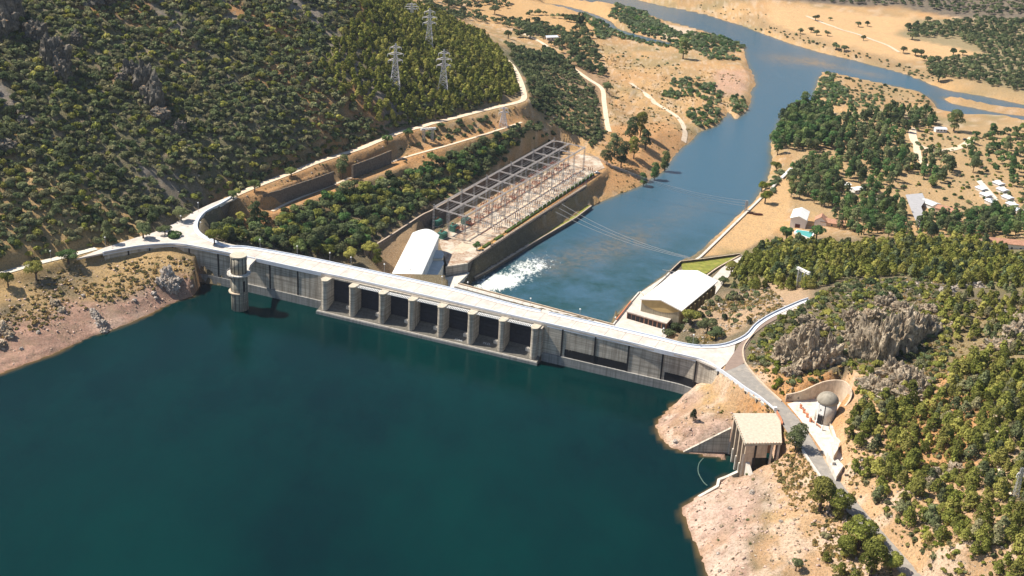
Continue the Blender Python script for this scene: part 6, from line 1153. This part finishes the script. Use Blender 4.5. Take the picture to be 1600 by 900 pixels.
# explicit trees: (px, py base, radius m, kind, mat, label, sz)
EX = [(57, 437, 3.6, 'oak', 'l_pine', 'round green tree on the lake side of the left shore road', 1.1), (13, 448, 3.0, 'oak', 'l_pine', 'smaller olive tree at the left edge beside the shore road', 1.1), (107, 411, 3.8, 'oak', 'l_river', 'umbrella shaped green tree on the lake side of the shore road', .75), (170, 378, 2.6, 'tall', 'l_shrub2', 'slender pale green tree on the hill side of the shore road', 1.2),
 (224, 373, 3.4, 'oak', 'l_oak', 'spreading tree on the island of the left road junction', 1.1), (240, 350, 2.8, 'tall', 'l_oak', 'narrow dark tree above the left road junction', 1.), (283, 345, 3.2, 'oak', 'l_oak', 'dark tree at the kerb where the valley road leaves the junction', 1.2), (258, 368, 2.8, 'oak', 'l_oak', 'low bushy tree in the middle of the left junction', .9), (272, 372, 3.4, 'shrub', 'l_river', 'wide green bush on the junction island nearest the dam', .7),
 (335, 382, 3.3, 'oak', 'l_pine', 'leafy olive tree inside the curve of the retaining wall', 1.2), (350, 383, 3.0, 'oak', 'l_pine', 'second olive tree inside the curve of the retaining wall', 1.3), (362, 378, 3.0, 'pine', 'l_yew', 'dark conical tree below the curved retaining wall', 1.), (365, 312, 2.6, 'oak', 'l_river', 'flat green tree beside the start of the valley road', .9), (398, 300, 2.8, 'oak', 'l_river', 'small tree by the near stretch of the valley road', 1.1), (398, 350, 3.4, 'tall', 'l_oak', 'tall dark tree on the golden bank behind the tower', 1.1), (455, 276, 3.0, 'oak', 'l_river', 'bright green tree leaning over the valley road', .8), (535, 278, 3.6, 'tall', 'l_oak', 'large grey green tree breaking the line of the stone wall', 1.2), (605, 225, 2.8, 'oak', 'l_river', 'green tree beside the valley road below the pines', .9), (638, 214, 2.6, 'oak', 'l_river', 'tree beside the valley road before the portal pylon', .9),
 (1242, 705, 3.7, 'tall', 'l_oak', 'dark leaning tree beside the gatehouse casting its shadow on the road', .95), (1083, 658, 1.5, 'pine', 'l_yew', 'lone dark conifer on the pale shore spit below the dam', 1.5), (1280, 800, 4.6, 'oak', 'l_pine', 'big spreading tree beside the right bank road on the shore side', 1.25), (1310, 810, 3.6, 'oak', 'l_pine', 'round tree touching the road below the big spreading one', 1.2), (1340, 860, 4.2, 'oak', 'l_pine', 'broad olive tree at the shore side of the road bottom', 1.2), (1360, 900, 4.6, 'oak', 'l_pine', 'broad tree at the bottom of the frame by the road', 1.2), (1243, 892, 1.9, 'oak', 'l_shrub2', 'small round bush tree alone on the bare shore', 1.1), (1290, 840, 1.5, 'shrub', 'l_shrub', 'small shrub below the big spreading tree', 1.1), (1362, 858, 2.6, 'oak', 'l_pine', 'tree leaning over the left verge of the road near the frame bottom', 1.1), (1392, 892, 2.8, 'oak', 'l_pine', 'last tree over the road verge at the frame bottom', 1.1), (1318, 870, 3.2, 'oak', 'l_pine', 'medium tree between the shore and the broad road trees', 1.1),
 (1067, 92, 6.0, 'tall', 'l_river', 'great dark round tree standing alone by the river arm', .95), (1490, 205, 6.2, 'tall', 'l_river', 'great dark round tree at the edge of the campsite', .8), (906, 45, 4.5, 'tall', 'l_oak', 'tall dark tree beside the back channel', 1.1), (740, 26, 0, '', '', '', 1), (773, 22, 4.2, 'oak', 'l_oak', 'solitary round oak on the open far plain', 1), (838, 38, 4.0, 'oak', 'l_oak', 'oak on the open ground above the farmhouse', .9), (794, 60, 4.2, 'oak', 'l_oak', 'oak beside the crest of the pine plantation', 1), (948, 144, 3.6, 'oak', 'l_oak', 'round oak on the right of the valley track bend', 1), (790, 5, 4.2, 'oak', 'l_oak', 'oak at the top of the far plain', 1),
 (1274, 32, 4.4, 'oak', 'l_oak', 'largest lone oak on the left of the tan meadow', 1), (1341, 42, 3.6, 'oak', 'l_oak', 'left of the pair of oaks in the middle of the meadow', 1), (1355, 41, 3.4, 'oak', 'l_oak', 'right of the pair of oaks in the middle of the meadow', 1), (1349, 63, 3.2, 'oak', 'l_oak', 'small oak below the pair in the middle of the meadow', 1), (1267, 51, 3.4, 'oak', 'l_oak', 'oak at the meadow edge above the river bend', 1), (1276, 55, 3.4, 'oak', 'l_oak', 'oak right beside the meadow edge oak', 1), (1293, 56, 3.6, 'oak', 'l_oak', 'oak below the largest meadow oak', 1), (1297, 32, 2.4, 'oak', 'l_oak', 'tiny oak right of the largest meadow oak', 1), (1250, 53, 3.6, 'oak', 'l_oak', 'oak at the left corner of the tan meadow', 1), (1306, 78, 5, 'oak', 'l_oak', 'broad oak on the river bank below the meadow', .9), (1319, 80, 4, 'oak', 'l_oak', 'oak beside the broad river bank oak', .9), (1419, 48, 5, 'oak', 'l_oak', 'round oak at the right side of the meadow', 1), (1425, 62, 6, 'oak', 'l_oak', 'wide dark oak casting shade in the middle right of the meadow', .8), (1411, 83, 4.0, 'oak', 'l_oak', 'oak at the lower edge of the meadow', 1), (1430, 87, 4.6, 'oak', 'l_oak', 'spreading oak at the lower edge of the meadow', .9), (1439, 88, 4.4, 'oak', 'l_oak', 'rightmost spreading oak of the meadow edge pair', .9), (1489, 87, 5, 'oak', 'l_oak', 'oak near the right point of the meadow', .9), (1504, 86, 3.6, 'oak', 'l_oak', 'small oak at the right point of the meadow', .9), (1449, 34, 5, 'oak', 'l_oak', 'flat oak on the top edge of the meadow', .7),
 (1466, 128, 5.5, 'tall', 'l_oak', 'dark tree on the narrow spit where the side river joins', .9), (1461, 115, 4.5, 'oak', 'l_oak', 'round tree above the spit of the side river', 1), (1455, 100, 4.5, 'oak', 'l_oak', 'tree on the bank between the meadow and side river', 1), (1580, 272, 3.3, 'poplar', 'l_river', 'tall leaning poplar in the campsite', 1.), (1520, 270, 3.6, 'tall', 'l_oak', 'tall tree in the middle of the campsite', 1.2), (1515, 250, 2, 'tall', 'l_river', 'thin young tree in the campsite', 1.2), (1573, 240, 3.4, 'tall', 'l_oak', 'dark narrow tree at the back of the campsite', 1.2), (1550, 215, 3.4, 'tall', 'l_river', 'light green tree at the river edge of the campsite', 1.), (1543, 238, 2.4, 'oak', 'l_willow2', 'pale young tree in the open campsite', 1.2), (1557, 246, 2.4, 'oak', 'l_willow2', 'second pale young tree in the open campsite', 1.),
 (1195, 318, 3.6, 'oak', 'l_bright', 'sparse yellow green tree at the edge of the dry field', 1.2), (1190, 300, 3.4, 'oak', 'l_bright', 'yellow green tree behind the sparse one on the field', 1.1), (1213, 270, 3.4, 'oak', 'l_pine', 'olive tree between the two white riverside walls', 1.1), (1228, 378, 4., 'oak', 'l_river', 'round green tree left of the swimming pool', 1.1), (1275, 375, 3.8, 'oak', 'l_river', 'round green tree right of the swimming pool', 1.1), (1250, 385, 3.6, 'shrub', 'l_willow', 'grey bush in front of the swimming pool', 1), (1195, 398, 3.2, 'shrub', 'l_willow', 'grey green bush at the corner of the dry field', .9), (1215, 390, 3.2, 'oak', 'l_oak', 'low tree at the end of the dry field', .9), (1455, 372, 3.4, 'pine', 'l_yew', 'black green cypress below the white court', 1.2), (1437, 368, 1.6, 'poplar', 'l_river', 'thin dark cypress spire beside the white court', .9),
 (970, 262, 5.2, 'tall', 'l_oak', 'tall dark tree on the rust bank beside the valley track', 1.1), (985, 225, 5.2, 'tall', 'l_oak', 'tallest tree of the group beyond the switchyard', 1.1), (1000, 215, 5.0, 'tall', 'l_pine', 'olive tree at the back of the group beyond the switchyard', 1.1), (960, 245, 4.8, 'tall', 'l_oak', 'dark tree at the left of the group beyond the switchyard', 1.), (1008, 235, 4.6, 'tall', 'l_oak', 'tree at the right of the group beyond the switchyard', 1.), (948, 258, 4.2, 'tall', 'l_oak', 'dark tree just behind the end of the switchyard', 1.), (990, 248, 4.5, 'tall', 'l_pine', 'tree in the middle of the rust bank group', 1.), (1022, 282, 3.6, 'tall', 'l_river', 'green tree at the water edge below the rust bank', 1.), (1038, 268, 3.8, 'tall', 'l_river', 'taller green tree at the water edge below the rust bank', 1.1), (1005, 292, 3.2, 'tall', 'l_river', 'small green tree at the water edge near the switchyard', .9),
 (745, 391, 1.8, 'oak', 'l_river', 'small bright tree at the near end of the switchyard', 1.2), (590, 415, 2.8, 'tall', 'l_bright', 'pale olive tree beside the powerhouse cut', 1.), (578, 402, 3.4, 'oak', 'l_pine', 'olive tree left of the powerhouse cut', 1.1), (545, 410, 3.6, 'oak', 'l_pine', 'olive tree behind the crest near the powerhouse', 1.1), (515, 405, 3.2, 'oak', 'l_pine', 'leafy tree behind the crest road left of the spillway', 1.1), (490, 396, 2.8, 'tall', 'l_oak', 'dark tree behind the crest road', 1.), (560, 385, 3.2, 'tall', 'l_oak', 'dark tree above the powerhouse cut', 1.), (1078, 508, 4.2, 'oak', 'l_pine', 'wide bright tree in front of the turbine hall', .8), (1060, 516, 3.4, 'shrub', 'l_oak', 'dark bush beside the low forebuilding', 1), (1105, 520, 3.8, 'oak', 'l_oak', 'round dark tree on the bank above the crest road bend', .9), (1118, 530, 3.2, 'oak', 'l_oak', 'round dark tree nearest the crest road bend', .8), (1080, 537, 2.6, 'shrub', 'l_oak', 'low round bush against the crest parapet', .9), (1045, 523, 2.8, 'shrub', 'l_oak', 'dark bush behind the crest lamps', .9), (1132, 500, 1.4, 'pine', 'l_yew', 'small dark cypress on the rocky bank', 1.), (1172, 507, 1.3, 'pine', 'l_yew', 'small dark cypress beside the blue parapet', 1.), (1130, 445, 2.4, 'oak', 'l_oak', 'dark tree beside the ramp behind the turbine hall', 1.), (1142, 428, 3.4, 'oak', 'l_pine', 'round pine like tree beside the powerhouse lane', 1.)]
proto('tall', 'l_shrub', 2, 600); proto('oak', 'l_shrub', 2, 500); proto('oak', 'l_willow', 2, 500); proto('tall', 'l_bright', 2, 500)
for px, py, r, kind, mat, lab, sz in EX:
    if not r: continue
    r *= 1.15 if (px > 1240 and py < 105) else 1.35 if kind in ('pine', 'poplar') else 1.5
    mat = {'l_shrub2': 'l_shrub', 'l_willow2': 'l_willow'}.get(mat, mat); h = hit3(px, py); cat = {'shrub': 'bush', 'pine': 'conifer', 'oak': 'tree', 'tall': 'tree', 'poplar': 'poplar'}[kind]
    plant(kind, mat, h[0], h[1], h[2], r, {'bush': 'bush', 'conifer': 'conifer', 'tree': 'tree', 'poplar': 'poplar'}[cat], lab, cat, sz=sz, hi=py > 200)
# allocate scattered plants: the 300 largest of a kind as individuals, rest one mass
STUFFL = {'shrub': ('hillside_scrub', 'continuous cover of grey green scrub over the hillsides'), 'pine tree': ('pine_wood', 'mass of smaller pines filling the plantations and ridges'), 'oak tree': ('oak_wood', 'mass of distant oaks on slopes and far scrub'), 'bush': ('river_thicket', 'mass of low bushes along the river'), 'tree': ('grove_canopy', 'remaining canopy of the riverside grove')}
LOW = {}
def low_np(kind):
    if kind not in LOW:
        LOW[kind] = []
        for k in range(6):
            V, ti = crown_np(kind, {'shrub': 95, 'pine': 150, 'oak': 130, 'tall': 220}[kind], np.random.default_rng(900+k), 1.05)
            LOW[kind].append((V, ti))
    return LOW[kind]
for cat, lst in SC.items():
    arr = np.array([(a[0], a[1], a[2], a[3]) for a in lst]); px, py, dep = proj(arr[:, 0], arr[:, 1], arr[:, 2]+arr[:, 3]); inf = (px > 0) & (px < 1600) & (py > 0) & (py < 900)
    # keep only plants the eye can reach: crude test against the dam and other hills is left out
    score = np.where(inf, arr[:, 3]/dep, -1); order = np.argsort(-score); quota = max(0, 299-CNT.get(cat, 0)); top = [i for i in order[:quota] if score[i] > 0]; ts_ = set(top)
    for i in top: a = lst[i]; plant(a[4], a[5], a[0], a[1], a[2], a[3], a[8], a[6], cat, a[7], sz=random.uniform(.85, 1.2))
    rest = [lst[i] for i in range(len(lst)) if i not in ts_]
    if not rest: continue
    VV = []; TI = []; TREE = []; MI = []; mats = sorted(set(a[5] for a in rest)); rg = np.random.default_rng(5)
    for a in rest:
        v, ti = low_np(a[4])[int(rg.integers(6))]; an_ = rg.uniform(0, 6.28); ca_, sa_ = math.cos(an_), math.sin(an_); s_ = a[3]; hz = rg.uniform(.85, 1.2)
        V = np.stack([(v[:, 0]*ca_-v[:, 1]*sa_)*s_+a[0], (v[:, 0]*sa_+v[:, 1]*ca_)*s_+a[1], v[:, 2]*s_*hz+a[2]-.15], 1)
        VV.append(V); TI.append(ti); TREE.append(np.full(len(ti), rg.uniform(0, 1))); MI.append(np.full(len(ti), mats.index(a[5])))
    V = np.concatenate(VV); nm, lb = STUFFL[cat]; me = bpy.data.meshes.new(nm); fast_mesh(me, V, np.arange(len(V)).reshape(-1, 4))
    for n, d in (('tint', TI), ('tree', TREE)): a = me.attributes.new(n, 'FLOAT', 'FACE'); a.data.foreach_set('value', np.concatenate(d).astype(np.float32))
    for x in mats: me.materials.append(M[x])
    me.polygons.foreach_set('material_index', np.concatenate(MI).astype(np.int32)); o = bpy.data.objects.new(nm, me); COL.objects.link(o); tag(o, lb, None, None, 'stuff')
    print('VEG', cat, len(lst), 'individuals', len(top), 'faces', len(V)//4)
# ------------------------------------------------------------ dry tufts and shore rubble (uncountable)
def mass(name, label, polys, n, smin, smax, mats, verts_fn, seed, cond):
    rg = np.random.default_rng(seed); VV = []; QQ = []; TI = []; TR = []; MI = []; base = 0
    for poly in polys:
        P = np.array([hit0(*p) for p in poly]); x0, y0 = P.min(0); x1, y1 = P.max(0); X = rg.uniform(x0, x1, n*3); Y = rg.uniform(y0, y1, n*3); k = (sdist(P, X, Y) < 0) & (samp(OCC, X, Y) > .4) & (fbm(X*.06, Y*.06, 3, seed) > rg.uniform(.25, .62, X.size)); X = X[k][:n]; Y = Y[k][:n]; Zz = hgt(X, Y); k = cond(X, Y, Zz)
        for x, y, z in zip(X[k], Y[k], Zz[k]):
            V, q = verts_fn(rg); s_ = smin+(smax-smin)*rg.uniform()**3; VV.append(V*s_+np.array([x, y, z-.1*s_])); QQ.append(q+base); base += len(V); TI.append(rg.uniform(0, 1, len(q))); TR.append(np.full(len(q), rg.uniform())); MI.append(np.full(len(q), int(rg.integers(len(mats)))))
    me = bpy.data.meshes.new(name); fast_mesh(me, np.concatenate(VV), np.concatenate(QQ))
    for nn2, d in (('tint', TI), ('tree', TR)): a = me.attributes.new(nn2, 'FLOAT', 'FACE'); a.data.foreach_set('value', np.concatenate(d).astype(np.float32))
    for x in mats: me.materials.append(M[x])
    me.polygons.foreach_set('material_index', np.concatenate(MI).astype(np.int32)); o = bpy.data.objects.new(name, me); COL.objects.link(o); tag(o, label, None, None, 'stuff')
M['tuft'] = leafmat('dry_tuft', (.22, .14, .05), (.52, .36, .15), (.20, .17, .06)); M['tuftg'] = leafmat('olive_tuft', (.10, .09, .03), (.26, .23, .09), (.14, .13, .05))
TQ = [crown_np('shrub', 16, np.random.default_rng(70+k), 1.15)[0] for k in range(5)]
def tuft_v(rg): V = TQ[int(rg.integers(5))]; return V*np.array([1, 1, .8]), np.arange(len(V)).reshape(-1, 4)
CUB = np.array([(-1, -1, -1), (1, -1, -1), (1, 1, -1), (-1, 1, -1), (-1, -1, 1), (1, -1, 1), (1, 1, 1), (-1, 1, 1)])*.5; CQ = np.array([(3, 2, 1, 0), (4, 5, 6, 7), (0, 1, 5, 4), (1, 2, 6, 5), (2, 3, 7, 6), (3, 0, 4, 7)])
def stone_v(rg):
    V = CUB*rg.uniform(.5, 1.2, (1, 3))*rg.uniform(.65, 1.2, (8, 1)); a = rg.uniform(0, 3.14); c, s_ = math.cos(a), math.sin(a); return np.stack([V[:, 0]*c-V[:, 1]*s_, V[:, 0]*s_+V[:, 1]*c, V[:, 2]*.8+.15], 1), CQ
LSH = [(-60, 620), (-60, 470), (60, 425), (170, 395), (300, 405), (315, 455), (260, 480), (120, 540), (0, 590)]; RSH = [(1028, 690), (1028, 650), (1090, 615), (1130, 600), (1215, 640), (1260, 705), (1330, 800), (1420, 920), (1300, 1000), (1100, 1000), (1065, 800), (1120, 750), (1140, 690), (1070, 705)]
RSU = [(1150, 640), (1215, 640), (1260, 705), (1330, 800), (1420, 920), (1340, 960), (1240, 800), (1170, 720)]
RSL = [(1310, 740), (1320, 650), (1400, 600), (1470, 470), (1700, 470), (1700, 1000), (1500, 1000)]; CRG = [(1165, 570), (1200, 500), (1320, 440), (1480, 440), (1500, 540), (1400, 650), (1320, 620), (1220, 620)]
PLN = [(930, 60), (1000, 100), (1100, 110), (1160, 120), (1130, 190), (1070, 230), (980, 300), (925, 300), (950, 170)]; TER = [(370, 312), (620, 215), (820, 165), (850, 195), (620, 260), (400, 365), (340, 350)]; BNK = [(1030, 525), (1110, 475), (1200, 440), (1230, 480), (1150, 520), (1100, 538)]
up_ = lambda X, Y, Zz: (Zz > .6) | (Y > 660)
mass('dry_grass', 'straw and olive tufts of dry grass scattered over the open slopes', [LSH, RSU, RSL, RSL, CRG, PLN, TER, BNK, HILL], 2300, .25, 1.1, ['tuft', 'tuft', 'tuftg'], tuft_v, 11, lambda X, Y, Zz: ((Zz > 6) | (Y > 660)))
mass('shore_rubble', 'loose pale stones strewn over the shores and rocky slopes', [LSH, RSH, RSH], 800, .25, 1.3, ['pebble', 'pebble', 'rock'], stone_v, 12, up_)
mass('slope_rubble', 'loose grey stones among the crags and on the rocky banks', [CRG, CRG, RSL, BNK, TER], 1300, .25, 1.5, ['rockw', 'rock', 'rockd'], stone_v, 14, up_)
mass('scree', 'grey scree stones down the gullies of the left hillside', [HILL], 5000, .4, 1.8, ['rock', 'rockd', 'rockw'], stone_v, 13, lambda X, Y, Zz: samp(scr, X, Y) > .3)
# ------------------------------------------------------------ haze
hz_ = MB(); hz_.box((150, 1500, -80), 5200, 4600, 480); ho = hz_.build('haze', 'white'); ho.data.materials.clear(); m = bpy.data.materials.new('haze_air'); m.use_nodes = True; t = m.node_tree; t.nodes.clear()
out_ = t.nodes.new('ShaderNodeOutputMaterial'); pv_ = t.nodes.new('ShaderNodeVolumePrincipled'); pv_.inputs['Color'].default_value = (.72, .82, 1, 1); pv_.inputs['Density'].default_value = .000030; pv_.inputs['Anisotropy'].default_value = .2; t.links.new(pv_.outputs[0], out_.inputs['Volume']); ho.data.materials.append(m); tag(ho, kind='stuff'); ho['label'] = 'thin pale summer haze over the valley'
# ------------------------------------------------------------ light
SUN_EL = 53.; SUN_A = 13.     # azimuth: to the left, slightly beyond
w = bpy.data.worlds.new('World'); sc.world = w; w.use_nodes = True; t = w.node_tree; bg = t.nodes['Background']; sk_ = t.nodes.new('ShaderNodeTexSky'); sk_.sky_type = 'NISHITA'; sk_.sun_disc = False
tosun = Vector((-math.cos(math.radians(SUN_A))*math.cos(math.radians(SUN_EL)), math.sin(math.radians(SUN_A))*math.cos(math.radians(SUN_EL)), math.sin(math.radians(SUN_EL))))
sk_.sun_elevation = math.radians(SUN_EL); sk_.sun_rotation = math.atan2(tosun.x, tosun.y); sk_.air_density = 1.; sk_.dust_density = .3
t.links.new(sk_.outputs[0], bg.inputs[0]); bg.inputs[1].default_value = .076
sd = bpy.data.lights.new('sun', 'SUN'); so = bpy.data.objects.new('sun', sd); COL.objects.link(so); sd.energy = 4.8; sd.angle = math.radians(.5); sd.color = (1, .93, .82); so.rotation_euler = (-tosun).to_track_quat('-Z', 'Y').to_euler()
sc.view_settings.view_transform = 'Standard'; sc.view_settings.look = 'None'; sc.view_settings.exposure = .76; sc.view_settings.gamma = 1
sc.render.engine = 'CYCLES'
